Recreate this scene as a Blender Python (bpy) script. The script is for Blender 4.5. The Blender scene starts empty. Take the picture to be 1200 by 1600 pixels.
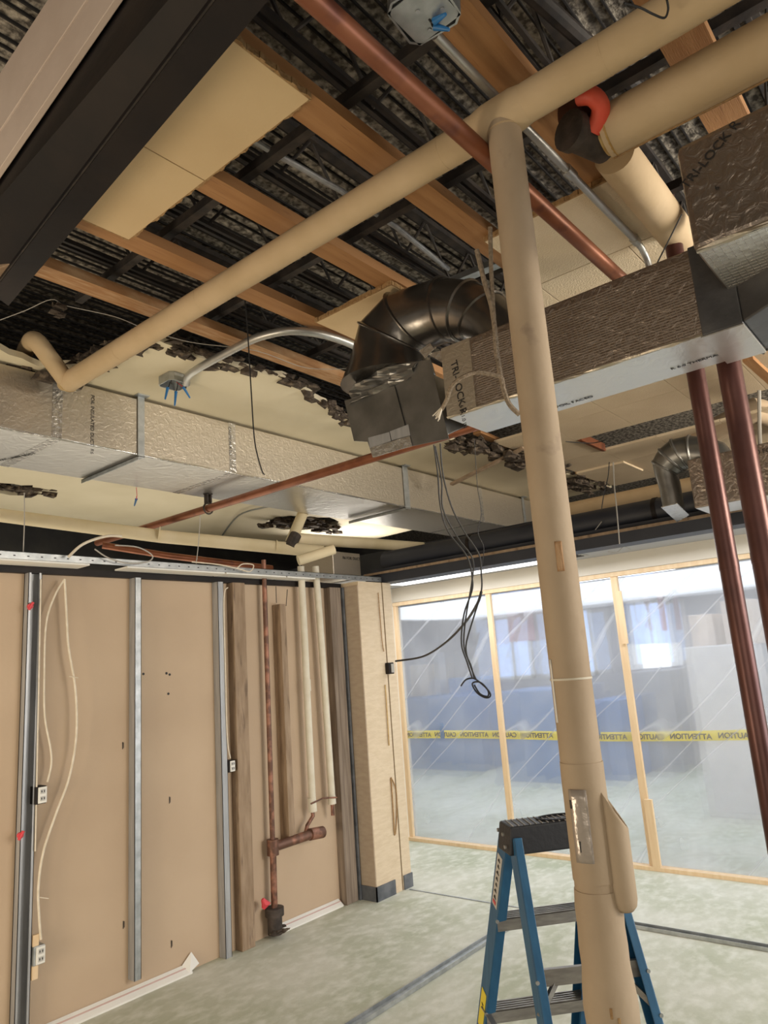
import bpy, bmesh, math, random
from mathutils import Vector, Matrix
random.seed(7)
S = bpy.context.scene
COL = S.collection
# ------------------------------------------------------------------ camera
H = 1.7
YAW, PITCH, ROLL, FPX = 0.68336304, 0.20877945, -0.0721873, 1115.9
fw = Vector((math.cos(YAW)*math.cos(PITCH), math.sin(YAW)*math.cos(PITCH), math.sin(PITCH)))
r0 = Vector((math.sin(YAW), -math.cos(YAW), 0)); u0 = r0.cross(fw)
rt = math.cos(ROLL)*r0 + math.sin(ROLL)*u0; up = rt.cross(fw)
EYE = Vector((0, 0, H))
cd = bpy.data.cameras.new('camera'); cam = bpy.data.objects.new('camera', cd); COL.objects.link(cam)
cam.matrix_world = Matrix(((rt.x, up.x, -fw.x, 0), (rt.y, up.y, -fw.y, 0), (rt.z, up.z, -fw.z, H), (0, 0, 0, 1)))
cd.sensor_fit = 'VERTICAL'; cd.sensor_height = 36; cd.lens = 36*FPX/1600; cd.clip_start = .02
S.camera = cam
# ------------------------------------------------------------------ exposure, world, lights
S.view_settings.view_transform = 'Standard'; S.view_settings.look = 'None'
S.view_settings.exposure = 0.0; S.view_settings.gamma = 1; S.view_settings.use_curve_mapping = False
w = bpy.data.worlds.new('world'); S.world = w; w.use_nodes = True
w.node_tree.nodes['Background'].inputs[0].default_value = (1.0, .90, .77, 1)
w.node_tree.nodes['Background'].inputs[1].default_value = .30
def area(name, loc, aim, sx, sy, power, color):
    l = bpy.data.lights.new(name, 'AREA'); l.shape = 'RECTANGLE'; l.size = sx; l.size_y = sy; l.energy = power; l.color = color
    o = bpy.data.objects.new(name, l); COL.objects.link(o); o.location = loc
    o.rotation_euler = (Vector(aim)-Vector(loc)).to_track_quat('-Z', 'Y').to_euler(); return o
area('front_fill', (-3.2, -2.2, 1.5), (3, 3, 1.9), 4.5, 2.2, 78, (1, .87, .70))  # unseen warm fill added behind the camera
area('left_ceiling_fill', (-.9, 3.0, .8), (5.0, 5.4, 3.6), 1.0, 1.0, 55, (1, .84, .62))  # unseen fill added low at left, aimed up at the ceiling
area('side_tile_fill', (3.9, -3.0, 2.75), (6.2, 3.0, 3.45), 2.2, .6, 190, (1, .90, .74))  # fill added above header level to brighten the right-hand tiles
area('end_tile_fill', (6.7, -2.6, 2.85), (6.5, 3.0, 3.6), 1.8, .5, 170, (1, .90, .74))  # second added fill, grazing the tiles beyond the header
area('plaster_fill', (3.2, 5.9, 1.3), (3.2, 5.9, 4), 4.5, 1.4, 42, (1, .90, .72))  # upward fill added out of sight behind the partition, brightens the plaster
area('far_plaster_fill', (7.0, 6.4, 2.9), (6.6, 5.2, 3.6), 1.2, .8, 24, (1, .93, .82))  # added fill for the far end of the plaster
area('low_side_fill', (5.0, -3.4, 1.2), (4.9, 3, 3.1), 3.6, 2.0, 115, (.97, .97, 1))  # unseen fill added low at the right, aimed up at the tiles
area('far_room_ceiling_lights', (8.6, 3.6, 2.38), (8.6, 3.6, 0), 4.5, 7.5, 150, (.87, .93, 1))
area('hall_ceiling_light', (5.35, 3.0, 2.40), (5.35, 3.0, 0), .45, 4.5, 34, (.95, .97, 1))
# ------------------------------------------------------------------ helpers
def P(px, py, **k):
    """pixel of the photo -> point on the axis-aligned plane given (X=, Y= or Z=)"""
    d = fw + rt*((px-600)/FPX) - up*((py-800)/FPX)
    (a, v), = k.items(); i = 'XYZ'.index(a)
    return EYE + d*((v-EYE[i])/d[i])
def PD(px, py, d):
    return EYE + (fw + rt*((px-600)/FPX) - up*((py-800)/FPX))*d
V = Vector
def tag(o, label=None, cat=None, group=None, kind=None):
    if label: o['label'] = label
    if cat and not kind: o['kind'] = 'thing'
    if cat: o['category'] = cat
    if group: o['group'] = group
    if kind: o['kind'] = kind
    return o
def thing(name, loc, label, cat, group=None):
    o = bpy.data.objects.new(name, None); o.empty_display_size = .05; o.location = loc; COL.objects.link(o)
    return tag(o, label, cat, group)
ROOT = {}
class MB:
    def __init__(s): s.v = []; s.f = []; s.m = []
    def add(s, vs, fs, m=0):
        n = len(s.v); s.v += [V(a) for a in vs]; s.f += [[i+n for i in f] for f in fs]; s.m += [m]*len(fs); return s
    def box(s, a, b, m=0):
        x0, x1 = sorted((a[0], b[0])); y0, y1 = sorted((a[1], b[1])); z0, z1 = sorted((a[2], b[2]))
        return s.add([(x0,y0,z0),(x1,y0,z0),(x1,y1,z0),(x0,y1,z0),(x0,y0,z1),(x1,y0,z1),(x1,y1,z1),(x0,y1,z1)],
            [(0,3,2,1),(4,5,6,7),(0,1,5,4),(1,2,6,5),(2,3,7,6),(3,0,4,7)], m)
    def hexa(s, lo, hi, m=0):   # two quads
        return s.add(list(lo)+list(hi), [(3,2,1,0),(4,5,6,7),(0,1,5,4),(1,2,6,5),(2,3,7,6),(3,0,4,7)], m)
    def bar(s, a, b, wd, ht, upv=(0,0,1), m=0):   # rectangular bar from a to b
        a, b = V(a), V(b); d = (b-a).normalized(); sd = d.cross(V(upv)).normalized()*wd/2; u = sd.normalized().cross(d)*ht/2
        lo = [a-sd-u, a+sd-u, a+sd+u, a-sd+u]; hi = [q+(b-a) for q in lo]
        return s.hexa(lo, hi, m)
    def rings(s, rs, caps=True, m=0):
        n = len(rs[0]); k = len(s.v); vs = [p for r in rs for p in r]; fs = []
        for i in range(len(rs)-1):
            for j in range(n):
                fs.append((i*n+j, i*n+(j+1) % n, (i+1)*n+(j+1) % n, (i+1)*n+j))
        if caps: fs += [tuple(range(n-1, -1, -1)), tuple((len(rs)-1)*n+j for j in range(n))]
        return s.add(vs, fs, m)
    def tube(s, pts, r, n=12, caps=True, m=0, wob=0):
        pts = [V(p) for p in pts]; rs = []; T = None; nrm = None
        for i, p in enumerate(pts):
            t = (pts[min(i+1, len(pts)-1)]-pts[max(i-1, 0)]).normalized()
            if nrm is None:
                nrm = t.orthogonal().normalized()
            else:
                nrm = (nrm - t*nrm.dot(t)).normalized()
            b = t.cross(nrm); rr = r[i] if isinstance(r, (list, tuple)) else r
            rs.append([p + (nrm*math.cos(2*math.pi*j/n)+b*math.sin(2*math.pi*j/n))*rr*(1+wob*random.uniform(-1, 1)) for j in range(n)])
        return s.rings(rs, caps, m)
    def sheet(s, quad, t=.002, m=0):
        quad = [V(q) for q in quad]; nrm = (quad[1]-quad[0]).cross(quad[2]-quad[0]).normalized()*t
        n = len(quad)
        return s.add(quad+[q+nrm for q in quad], [tuple(range(n-1, -1, -1)), tuple(range(n, 2*n))]+[(i, (i+1) % n, n+(i+1) % n, n+i) for i in range(n)], m)
    def build(s, name, mat, parent=None, smooth=False, bevel=0, mats=None):
        me = bpy.data.meshes.new(name); off = V((0, 0, 0)); p = parent
        while p is not None: off += p.location; p = p.parent
        org = V((0, 0, 0))
        if parent is None and s.v:
            lo = V([min(v[i] for v in s.v) for i in range(3)]); hi = V([max(v[i] for v in s.v) for i in range(3)])
            org = V(((lo.x+hi.x)/2, (lo.y+hi.y)/2, lo.z)); off = org
        me.from_pydata([v-off for v in s.v], [], s.f)
        for q in (mats or [mat]): me.materials.append(q)
        for i, q in enumerate(me.polygons): q.material_index = s.m[i]; q.use_smooth = smooth
        bm = bmesh.new(); bm.from_mesh(me); bmesh.ops.recalc_face_normals(bm, faces=bm.faces); bm.to_mesh(me); bm.free()
        if smooth:
            me.set_sharp_from_angle(angle=math.radians(38))
        o = bpy.data.objects.new(name, me); COL.objects.link(o); o.parent = parent; o.location = org
        if bevel:
            b = o.modifiers.new('bevel', 'BEVEL'); b.width = bevel; b.segments = 2; b.limit_method = 'ANGLE'
        return o
def smoothpath(pts, k=6):
    pts = [V(p) for p in pts]; out = []
    for i in range(len(pts)-1):
        a = pts[max(i-1, 0)]; b = pts[i]; c = pts[i+1]; d = pts[min(i+2, len(pts)-1)]
        for j in range(k):
            t = j/k
            out.append(.5*((2*b)+(c-a)*t+(2*a-5*b+4*c-d)*t*t+(3*b-a-3*c+d)*t**3))
    return out+[pts[-1]]
def seg(a, b, n):
    a, b = V(a), V(b); return [a.lerp(b, i/n) for i in range(n+1)]
def one(mb, name, mat, label, cat, group=None, kind=None, **k):
    return tag(mb.build(name, mat, **k), label, cat, group, kind)
# ------------------------------------------------------------------ materials
def mat(name, col, rough=.7, metal=0, col2=None, scale=8, bump=0, bscale=40, stretch=(1,1,1), detail=5, lo=.35, hi=.65, spec=.5, blotch=None, **kw):
    m = bpy.data.materials.new(name); m.use_nodes = True; N = m.node_tree.nodes; L = m.node_tree.links; b = N['Principled BSDF']
    b.inputs['Base Color'].default_value = (*col, 1); b.inputs['Roughness'].default_value = rough; b.inputs['Metallic'].default_value = metal
    b.inputs['Specular IOR Level'].default_value = spec
    tc = N.new('ShaderNodeTexCoord'); mp = N.new('ShaderNodeMapping'); mp.inputs['Scale'].default_value = stretch
    L.new(tc.outputs['Object'], mp.inputs[0])
    if col2:
        n = N.new('ShaderNodeTexNoise'); n.inputs['Scale'].default_value = scale; n.inputs['Detail'].default_value = detail
        L.new(mp.outputs[0], n.inputs[0]); r = N.new('ShaderNodeValToRGB')
        r.color_ramp.elements[0].position = lo; r.color_ramp.elements[1].position = hi
        r.color_ramp.elements[0].color = (*col, 1); r.color_ramp.elements[1].color = (*col2, 1)
        L.new(n.outputs['Fac'], r.inputs[0]); out = r.outputs[0]
        if blotch:
            n2 = N.new('ShaderNodeTexNoise'); n2.inputs['Scale'].default_value = blotch[1]; n2.inputs['Detail'].default_value = 6
            L.new(mp.outputs[0], n2.inputs[0]); r2 = N.new('ShaderNodeValToRGB'); r2.color_ramp.elements[0].position = blotch[2]; r2.color_ramp.elements[1].position = blotch[3]
            L.new(n2.outputs['Fac'], r2.inputs[0]); mx = N.new('ShaderNodeMix'); mx.data_type = 'RGBA'
            L.new(r2.outputs[0], mx.inputs[0]); L.new(out, mx.inputs[6]); mx.inputs[7].default_value = (*blotch[0], 1); out = mx.outputs[2]
        L.new(out, b.inputs['Base Color'])
    if bump:
        n = N.new('ShaderNodeTexNoise'); n.inputs['Scale'].default_value = bscale; n.inputs['Detail'].default_value = 4
        L.new(mp.outputs[0], n.inputs[0]); bp = N.new('ShaderNodeBump'); bp.inputs['Strength'].default_value = bump; bp.inputs['Distance'].default_value = .01
        L.new(n.outputs['Fac'], bp.inputs['Height']); L.new(bp.outputs[0], b.inputs['Normal'])
    return m
def foil(name, col, rough=.38, grid=.018, gs=.5, wr=.5, wscale=14, metal=.85, wd=.007):
    """scrim-reinforced foil facing: fine square grid plus wrinkles, both as bumps"""
    m = mat(name, col, rough, metal); N = m.node_tree.nodes; L = m.node_tree.links; b = N['Principled BSDF']
    tc = N.new('ShaderNodeTexCoord'); sp = N.new('ShaderNodeSeparateXYZ'); L.new(tc.outputs['Object'], sp.inputs[0])
    hs = []
    for a in 'XYZ':
        mu = N.new('ShaderNodeMath'); mu.operation = 'PINGPONG'; mu.inputs[1].default_value = grid/2; L.new(sp.outputs[a], mu.inputs[0])
        lt = N.new('ShaderNodeMath'); lt.operation = 'LESS_THAN'; lt.inputs[1].default_value = grid*.07; L.new(mu.outputs[0], lt.inputs[0]); hs.append(lt.outputs[0])
    m1 = N.new('ShaderNodeMath'); m1.operation = 'MAXIMUM'; L.new(hs[0], m1.inputs[0]); L.new(hs[1], m1.inputs[1])
    m2 = N.new('ShaderNodeMath'); m2.operation = 'MAXIMUM'; L.new(m1.outputs[0], m2.inputs[0]); L.new(hs[2], m2.inputs[1])
    n = N.new('ShaderNodeTexNoise'); n.inputs['Scale'].default_value = wscale; n.inputs['Detail'].default_value = 5; n.inputs['Distortion'].default_value = 1.5; L.new(tc.outputs['Object'], n.inputs[0])
    b1 = N.new('ShaderNodeBump'); b1.inputs['Strength'].default_value = wr; b1.inputs['Distance'].default_value = wd; L.new(n.outputs['Fac'], b1.inputs['Height'])
    b2 = N.new('ShaderNodeBump'); b2.inputs['Strength'].default_value = gs; b2.inputs['Distance'].default_value = .002; L.new(m2.outputs[0], b2.inputs['Height']); L.new(b1.outputs[0], b2.inputs['Normal'])
    L.new(b2.outputs[0], b.inputs['Normal']); return m
def emit(name, col, st):
    m = bpy.data.materials.new(name); m.use_nodes = True; b = m.node_tree.nodes['Principled BSDF']
    b.inputs['Base Color'].default_value = (*col, 1); b.inputs['Emission Color'].default_value = (*col, 1); b.inputs['Emission Strength'].default_value = st; return m
M_floor = mat('concrete_floor', (.42,.45,.335), .72, col2=(.60,.61,.53), scale=1.5, stretch=(1,1.5,1), detail=10, bump=.25, bscale=25, lo=.36, hi=.64, blotch=((.74,.75,.69), 11, .44, .86))
M_gyp = mat('gypsum_back_paper', (.50,.375,.265), .85, col2=(.55,.42,.30), scale=1.5, bump=.05, bscale=60)
M_plaster = mat('cream_plaster', (.70,.62,.45), .8, col2=(.76,.68,.51), scale=2, bump=.08, bscale=20)
M_tile = mat('cream_ceiling_tile', (.66,.53,.36), .9, col2=(.71,.58,.41), scale=3, bump=.5, bscale=120)
M_tile_s = mat('smooth_ceiling_tile', (.64,.47,.27), .85, col2=(.68,.51,.30), scale=3, bump=.12, bscale=90)
M_edge = mat('fibreboard_edge', (.30,.17,.07), .95, col2=(.42,.27,.13), scale=60, bump=.6, bscale=90)
M_furr = mat('aged_furring_pine', (.33,.16,.062), .7, col2=(.41,.215,.09), scale=3, stretch=(.6,9,3), bump=.15, bscale=30, blotch=((.24,.11,.05), 9, .62, .74))
M_furr_d = mat('plaster_stained_pine', (.34,.17,.07), .75, col2=(.48,.31,.17), scale=7, stretch=(1,7,2), lo=.42, hi=.7, bump=.2, bscale=40)
M_oldwood = mat('old_grey_stud', (.24,.165,.105), .8, col2=(.35,.255,.175), scale=5, stretch=(5,5,.9), bump=.2, bscale=20, blotch=((.12,.08,.055), 4, .60, .72))
M_greywood = mat('weathered_stud', (.17,.13,.10), .85, col2=(.30,.24,.19), scale=5, stretch=(8,8,.5), bump=.3, bscale=20)
M_pine = mat('new_pine', (.74,.54,.33), .6, col2=(.80,.62,.41), scale=3, stretch=(9,9,.6), bump=.05, bscale=40)
M_black = mat('black_painted_steel', (.010,.009,.010), .55, col2=(.022,.016,.014), scale=3, bump=.1, bscale=20, spec=.22)
M_joist = mat('dark_joist_steel', (.020,.018,.019), .6, col2=(.05,.04,.035), scale=15, bump=.2)
M_deck = mat('lath_deck', (.07,.06,.05), .95, col2=(.50,.45,.38), scale=30, detail=10, lo=.40, hi=.70, bump=1, bscale=60)
M_rib = mat('deck_rib', (.012,.010,.010), .8)
M_dark = mat('dark_plenum', (.03,.03,.033), .9, col2=(.05,.048,.046), scale=4, bump=.3, bscale=12)
M_navy = mat('navy_black_soffit', (.022,.026,.040), .5, col2=(.035,.04,.055), scale=3)
M_ins = mat('canvas_pipe_lagging', (.50,.37,.22), .8, col2=(.57,.43,.27), scale=5, bump=.25, bscale=16, stretch=(1,1,1))
M_insc = mat('worn_column_lagging', (.395,.30,.205), .72, col2=(.45,.35,.245), scale=4, bump=.5, bscale=9, blotch=((.29,.215,.155), 7, .64, .74))
M_insw = mat('white_pipe_lagging', (.62,.57,.46), .7, col2=(.70,.66,.56), scale=9, bump=.15, bscale=20)
M_insy = mat('yellowed_lagging', (.66,.56,.36), .75, col2=(.72,.62,.43), scale=5, bump=.2, bscale=18)
M_glue = mat('dried_mastic', (.42,.25,.07), .5, col2=(.58,.42,.18), scale=20, bump=.5, bscale=30)
M_cu = mat('aged_copper', (.21,.070,.032), .42, .45, col2=(.30,.11,.055), scale=6, bump=.05, bscale=20, blotch=((.16,.055,.035), 8, .55, .7))
M_cud = mat('dark_copper_riser', (.085,.035,.032), .36, .5, col2=(.13,.055,.048), scale=5, bump=.05, bscale=20)
M_cum = mat('mottled_copper', (.13,.065,.045), .5, .4, col2=(.32,.15,.10), scale=16, lo=.45, hi=.62, bump=.1)
M_iron = mat('cast_iron', (.04,.032,.028), .7, .3, col2=(.09,.07,.06), scale=14, bump=.4)
M_galv = mat('galvanised_steel', (.34,.36,.37), .42, .75, col2=(.48,.50,.51), scale=18, bump=.08)
M_emt = mat('steel_conduit', (.42,.42,.41), .38, .75, col2=(.50,.50,.48), scale=15)
M_stud = mat('grey_steel_stud', (.34,.35,.37), .42, .4, col2=(.44,.45,.47), scale=6, stretch=(6,6,.6))
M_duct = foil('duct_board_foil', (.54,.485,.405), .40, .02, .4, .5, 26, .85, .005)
M_ductb = foil('lit_foil_underside', (.66,.64,.61), .34, .02, .35, .4, 12, .85, .008)  # brighter foil copy: light caught by the undersides put into the colour
M_duct_d = foil('shaded_side_foil', (.33,.275,.235), .30, .019, .9, .7, 24, .85, .010)  # darker foil copy: shade on the duct sides put into the colour
M_scrim = mat('scrim_thread', (.42,.36,.31), .5, .5)
M_sheetm = mat('dull_sheet_metal', (.17,.168,.16), .38, .75, col2=(.26,.255,.245), scale=7, bump=.25, bscale=9)
M_sheetd = mat('dark_elbow_metal', (.13,.12,.11), .27, .85, col2=(.20,.185,.17), scale=6, bump=.22, bscale=9)
M_tapeb = mat('black_duct_wrap', (.055,.055,.06), .42, .1, col2=(.09,.09,.095), scale=8, bump=.7, bscale=9)
M_tapes = mat('silver_foil_tape', (.60,.58,.55), .25, .8, bump=.6, bscale=35)
M_ctape = mat('clear_packing_tape', (.42,.37,.33), .22, .25, bump=.3, bscale=30)
M_ink = mat('black_printing', (.02,.018,.018), .6)
M_wire = mat('black_wire', (.018,.018,.02), .5)
M_bx = mat('white_cable', (.66,.58,.46), .6, col2=(.75,.68,.57), scale=30)
M_rope = mat('jute_rope', (.22,.17,.12), .95, col2=(.34,.27,.20), scale=90, bump=.8, bscale=140)
M_greyc = mat('grey_cable', (.38,.36,.33), .6)
M_conduitd = mat('dusty_conduit', (.14,.13,.12), .6, .3)
M_blue = mat('blue_plastic', (.02,.16,.42), .4)
M_red = mat('red_plastic', (.65,.06,.08), .5)
M_redpaint = mat('red_orange_collar', (.70,.08,.045), .5, col2=(.80,.14,.08), scale=9)
M_white = mat('white_paint', (.78,.77,.73), .6, col2=(.82,.81,.78), scale=4)
M_trimw = mat('pinkish_white_trim', (.58,.47,.40), .7, col2=(.64,.53,.46), scale=4, bump=.1, bscale=30)
M_header = mat('cream_header', (.70,.65,.56), .7, col2=(.74,.69,.60), scale=2)
M_pillar = mat('bare_drywall_pillar', (.63,.51,.36), .8, col2=(.69,.57,.42), scale=4, stretch=(3,3,14), bump=.15, bscale=14)
M_pillsh = mat('shaded_pillar_face', (.42,.33,.25), .85, col2=(.47,.38,.29), scale=4, stretch=(3,3,10))  # shade on the pillar's left face put into the colour
M_vinyl = mat('dark_vinyl_base', (.075,.085,.10), .5, col2=(.14,.15,.17), scale=14)
M_debris = mat('broken_plaster', (.055,.04,.03), .95, col2=(.22,.17,.12), scale=24, lo=.5, hi=.75, bump=1, bscale=40)
M_lad = mat('blue_fibreglass', (.012,.085,.19), .42, col2=(.02,.11,.23), scale=5, stretch=(8,8,.5))
M_cap = mat('black_ladder_cap', (.018,.02,.026), .5, bump=.15, bscale=60)
M_alu = mat('dull_aluminium', (.26,.25,.24), .42, .7, col2=(.36,.35,.33), scale=9, stretch=(2,2,9))
M_stick = mat('pale_sticker', (.50,.49,.47), .5)
M_yel = mat('yellow_sticker', (.75,.62,.04), .5)
M_fluor = emit('fluorescent_panel', (.96,.98,1), 1.7)
M_pane = emit('daylight_pane', (.50,.66,1.0), .95)
M_tv = emit('lit_screen', (.92,.96,1), 1.5)
M_bcab = mat('far_blue_cabinet', (.12,.22,.44), .6)
M_gcab = mat('far_grey_panel', (.30,.31,.34), .7)
M_farwall = mat('far_room_wall', (.36,.37,.42), .8)
M_farceil = mat('grey_far_ceiling', (.40,.40,.41), .8)
M_pale = mat('pale_partition', (.62,.62,.64), .7)
M_fred = mat('faded_red_print', (.62,.45,.42), .7)
M_pink = mat('pink_poster_paper', (.80,.42,.50), .7)
M_box = mat('pale_cardboard', (.58,.50,.44), .8)
# yellow barrier tape lets some light through
M_tape = mat('yellow_tape', (.95,.80,.01), .45)
M_tape.node_tree.nodes['Principled BSDF'].inputs['Emission Strength'].default_value = 0
# clear polythene: milky, lightly diffusing, with crease highlights drawn as whiter haze
def poly():
    m = bpy.data.materials.new('clear_polythene'); m.use_nodes = True; N = m.node_tree.nodes; L = m.node_tree.links; N.remove(N['Principled BSDF'])
    out = N['Material Output']; tr = N.new('ShaderNodeBsdfTransparent'); tr.inputs[0].default_value = (.96,.97,1,1)
    tl = N.new('ShaderNodeBsdfTranslucent'); tl.inputs[0].default_value = (.92,.94,.98,1)
    df = N.new('ShaderNodeBsdfDiffuse'); df.inputs[0].default_value = (.85,.87,.92,1)
    rf = N.new('ShaderNodeBsdfRefraction'); rf.inputs['IOR'].default_value = 1.10; rf.inputs['Roughness'].default_value = .13; rf.inputs[0].default_value = (.97,.98,1,1)
    gl = N.new('ShaderNodeBsdfGlossy'); gl.inputs['Roughness'].default_value = .38
    tc = N.new('ShaderNodeTexCoord'); n = N.new('ShaderNodeTexNoise'); n.inputs['Scale'].default_value = 2.2; n.inputs['Detail'].default_value = 4; L.new(tc.outputs['Object'], n.inputs[0])
    r = N.new('ShaderNodeMapRange'); r.inputs[1].default_value = .3; r.inputs[2].default_value = .7; r.inputs[3].default_value = .12; r.inputs[4].default_value = .25; L.new(n.outputs['Fac'], r.inputs[0])
    fw_ = N.new('ShaderNodeTexWave'); fw_.inputs['Scale'].default_value = .55; fw_.inputs['Distortion'].default_value = 5.5; fw_.inputs['Detail'].default_value = 3; fw_.inputs['Detail Scale'].default_value = 1.2
    fm = N.new('ShaderNodeMapping'); fm.inputs['Rotation'].default_value = (-.72,0,0); fm.inputs['Scale'].default_value = (0,1,.0); L.new(tc.outputs['Object'], fm.inputs[0])
    fr_ = N.new('ShaderNodeVectorRotate'); fr_.rotation_type = 'X_AXIS'; fr_.inputs['Angle'].default_value = .72; L.new(tc.outputs['Object'], fr_.inputs[0])
    fs = N.new('ShaderNodeVectorMath'); fs.operation = 'MULTIPLY'; fs.inputs[1].default_value = (.1,.16,1.7); L.new(fr_.outputs[0], fs.inputs[0])
    fn = N.new('ShaderNodeTexNoise'); fn.inputs['Scale'].default_value = 1.1; fn.inputs['Detail'].default_value = 1; fn.inputs['Distortion'].default_value = 0; L.new(fs.outputs[0], fn.inputs[0])
    fp_ = N.new('ShaderNodeMath'); fp_.operation = 'PINGPONG'; fp_.inputs[1].default_value = .09; L.new(fn.outputs['Fac'], fp_.inputs[0])
    fq = N.new('ShaderNodeMapRange'); fq.inputs[1].default_value = .009; fq.inputs[2].default_value = 0; fq.inputs[3].default_value = 0; fq.inputs[4].default_value = .17; L.new(fp_.outputs[0], fq.inputs[0])  # thin streaks: crease highlights painted into the haze amount
    N.remove(fw_); N.remove(fm)
    ad = N.new('ShaderNodeMath'); ad.operation = 'ADD'; L.new(r.outputs[0], ad.inputs[0]); L.new(fq.outputs[0], ad.inputs[1])
    a = N.new('ShaderNodeMixShader'); a.inputs[0].default_value = .5; L.new(tl.outputs[0], a.inputs[1]); L.new(df.outputs[0], a.inputs[2])
    t = N.new('ShaderNodeMixShader'); t.inputs[0].default_value = .70; L.new(tr.outputs[0], t.inputs[1]); L.new(rf.outputs[0], t.inputs[2])
    b = N.new('ShaderNodeMixShader'); L.new(ad.outputs[0], b.inputs[0]); L.new(t.outputs[0], b.inputs[1]); L.new(a.outputs[0], b.inputs[2])
    c = N.new('ShaderNodeMixShader'); c.inputs[0].default_value = .035; L.new(b.outputs[0], c.inputs[1]); L.new(gl.outputs[0], c.inputs[2])
    w = N.new('ShaderNodeTexWave'); w.inputs['Scale'].default_value = 1.1; w.inputs['Distortion'].default_value = 7; w.inputs['Detail'].default_value = 3
    mp = N.new('ShaderNodeMapping'); mp.inputs['Rotation'].default_value = (.8,0,0); L.new(tc.outputs['Object'], mp.inputs[0]); L.new(mp.outputs[0], w.inputs[0])
    bp = N.new('ShaderNodeBump'); bp.inputs['Strength'].default_value = .35; bp.inputs['Distance'].default_value = .03; L.new(w.outputs['Fac'], bp.inputs['Height']); L.new(bp.outputs[0], gl.inputs['Normal'])
    L.new(c.outputs[0], out.inputs[0]); return m
M_poly = poly()
def lettering(body, size, origin, xdir, ydir, parent, name='printed_lettering', m=None, depth=.0006, off=0):
    cu = bpy.data.curves.new(name, 'FONT'); cu.body = body; cu.size = size; cu.extrude = depth; cu.align_x = 'LEFT'; cu.offset = off
    o = bpy.data.objects.new(name, cu); COL.objects.link(o); bpy.context.view_layer.update()
    me = bpy.data.meshes.new_from_object(o.evaluated_get(bpy.context.evaluated_depsgraph_get())); bpy.data.objects.remove(o)
    x = V(xdir).normalized(); y = V(ydir); y = (y-x*x.dot(y)).normalized(); z = x.cross(y)
    off = V((0,0,0)); p = parent
    while p is not None: off += p.location; p = p.parent
    mt = Matrix(((x.x,y.x,z.x,origin[0]-off.x),(x.y,y.y,z.y,origin[1]-off.y),(x.z,y.z,z.z,origin[2]-off.z),(0,0,0,1)))
    me.transform(mt); me.materials.clear(); me.materials.append(m or M_ink)
    t = bpy.data.objects.new(name, me); COL.objects.link(t); t.parent = parent; return t
def slab(name, loops, z, th, m, label=None, cat=None, kind=None, parent=None):
    """flat plate cut from outline loops (first = outside, others = holes)"""
    cu = bpy.data.curves.new(name, 'CURVE'); cu.dimensions = '2D'; cu.fill_mode = 'BOTH'; cu.extrude = th/2
    for lp in loops:
        sp = cu.splines.new('POLY'); sp.points.add(len(lp)-1); sp.use_cyclic_u = True
        for i, p in enumerate(lp): sp.points[i].co = (p[0], p[1], 0, 1)
    o = bpy.data.objects.new(name, cu); COL.objects.link(o); bpy.context.view_layer.update()
    me = bpy.data.meshes.new_from_object(o.evaluated_get(bpy.context.evaluated_depsgraph_get())); bpy.data.objects.remove(o)
    me.transform(Matrix.Translation((0,0,z+th/2))); me.materials.clear(); me.materials.append(m)
    o = bpy.data.objects.new(name, me); COL.objects.link(o); o.parent = parent
    return tag(o, label, cat, None, kind)
def jag(a, b, step=.05, amp=.02):
    a, b = V(a), V(b); n = max(2, int((b-a).length/step)); d = (b-a).normalized(); q = V((-d.y, d.x, 0)) if abs(d.z) < .9 else V((1,0,0))
    return [a.lerp(b, i/n)+q*random.uniform(-amp, amp)*(0 < i < n) for i in range(n)]
def rubble(path, n, size, spread, hang=.0):
    mb = MB(); path = [V(p) for p in path]
    for _ in range(n):
        t = random.random()*(len(path)-1); i = min(int(t), len(path)-2); c = path[i].lerp(path[i+1], t-i)+V([random.uniform(-1,1)*spread for _ in range(2)]+[random.uniform(-hang, .02)])
        s = size*random.uniform(.4, 1.3); vs = []
        for sx, sy, sz in [(-1,-1,-1),(1,-1,-1),(1,1,-1),(-1,1,-1),(-1,-1,1),(1,-1,1),(1,1,1),(-1,1,1)]:
            vs.append(c+V((sx*s*random.uniform(.4,1.6), sy*s*random.uniform(.3,1), sz*s*random.uniform(.1,.6))))
        mb.hexa(vs[:4], vs[4:])
    return mb
# ================================================================== SETTING
tag(MB().box((-4.5,-4.5,-.15), (12.2,9,0)).build('floor', M_floor), kind='structure')
ZP = 3.45                                                       # level of the old ceiling
# far walls of the open ceiling void and of the rooms
tag(MB().box((-4.5,8.4,2.3), (12,8.5,4.4)).box((11.9,-4,2.52), (12,8.4,4.4)).build('wall_void', M_dark), kind='structure')
tag(MB().box((-4.5,-4.5,4.02), (12.2,8.5,4.12)).build('ceiling', M_deck), kind='structure')
rib = MB()
for i in range(110):
    y = -1.6 + i*.062 + (.02 if i % 3 == 0 else 0)
    rib.box((-1, y, 4.008), (5.5, y+.007, 4.02))
rib.build('ceiling_ribs', M_rib); tag(bpy.data.objects['ceiling_ribs'], kind='structure'); bpy.data.objects['ceiling_ribs'].name = 'trim_1'
# left partition: back of gypsum board
wl = MB(); xs = [-3, .3, 1.52, 2.74, 3.96, 4.3]
wl.box((-3,4.02,0), (4.3,4.06,2.33))
wl = wl.build('wall_left', M_gyp); tag(wl, kind='structure')
tag(MB().box((-3,3.985,2.325), (4.62,4.06,2.362)).build('trim_2', M_black), kind='structure')       # black strip capping the wall
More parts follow.
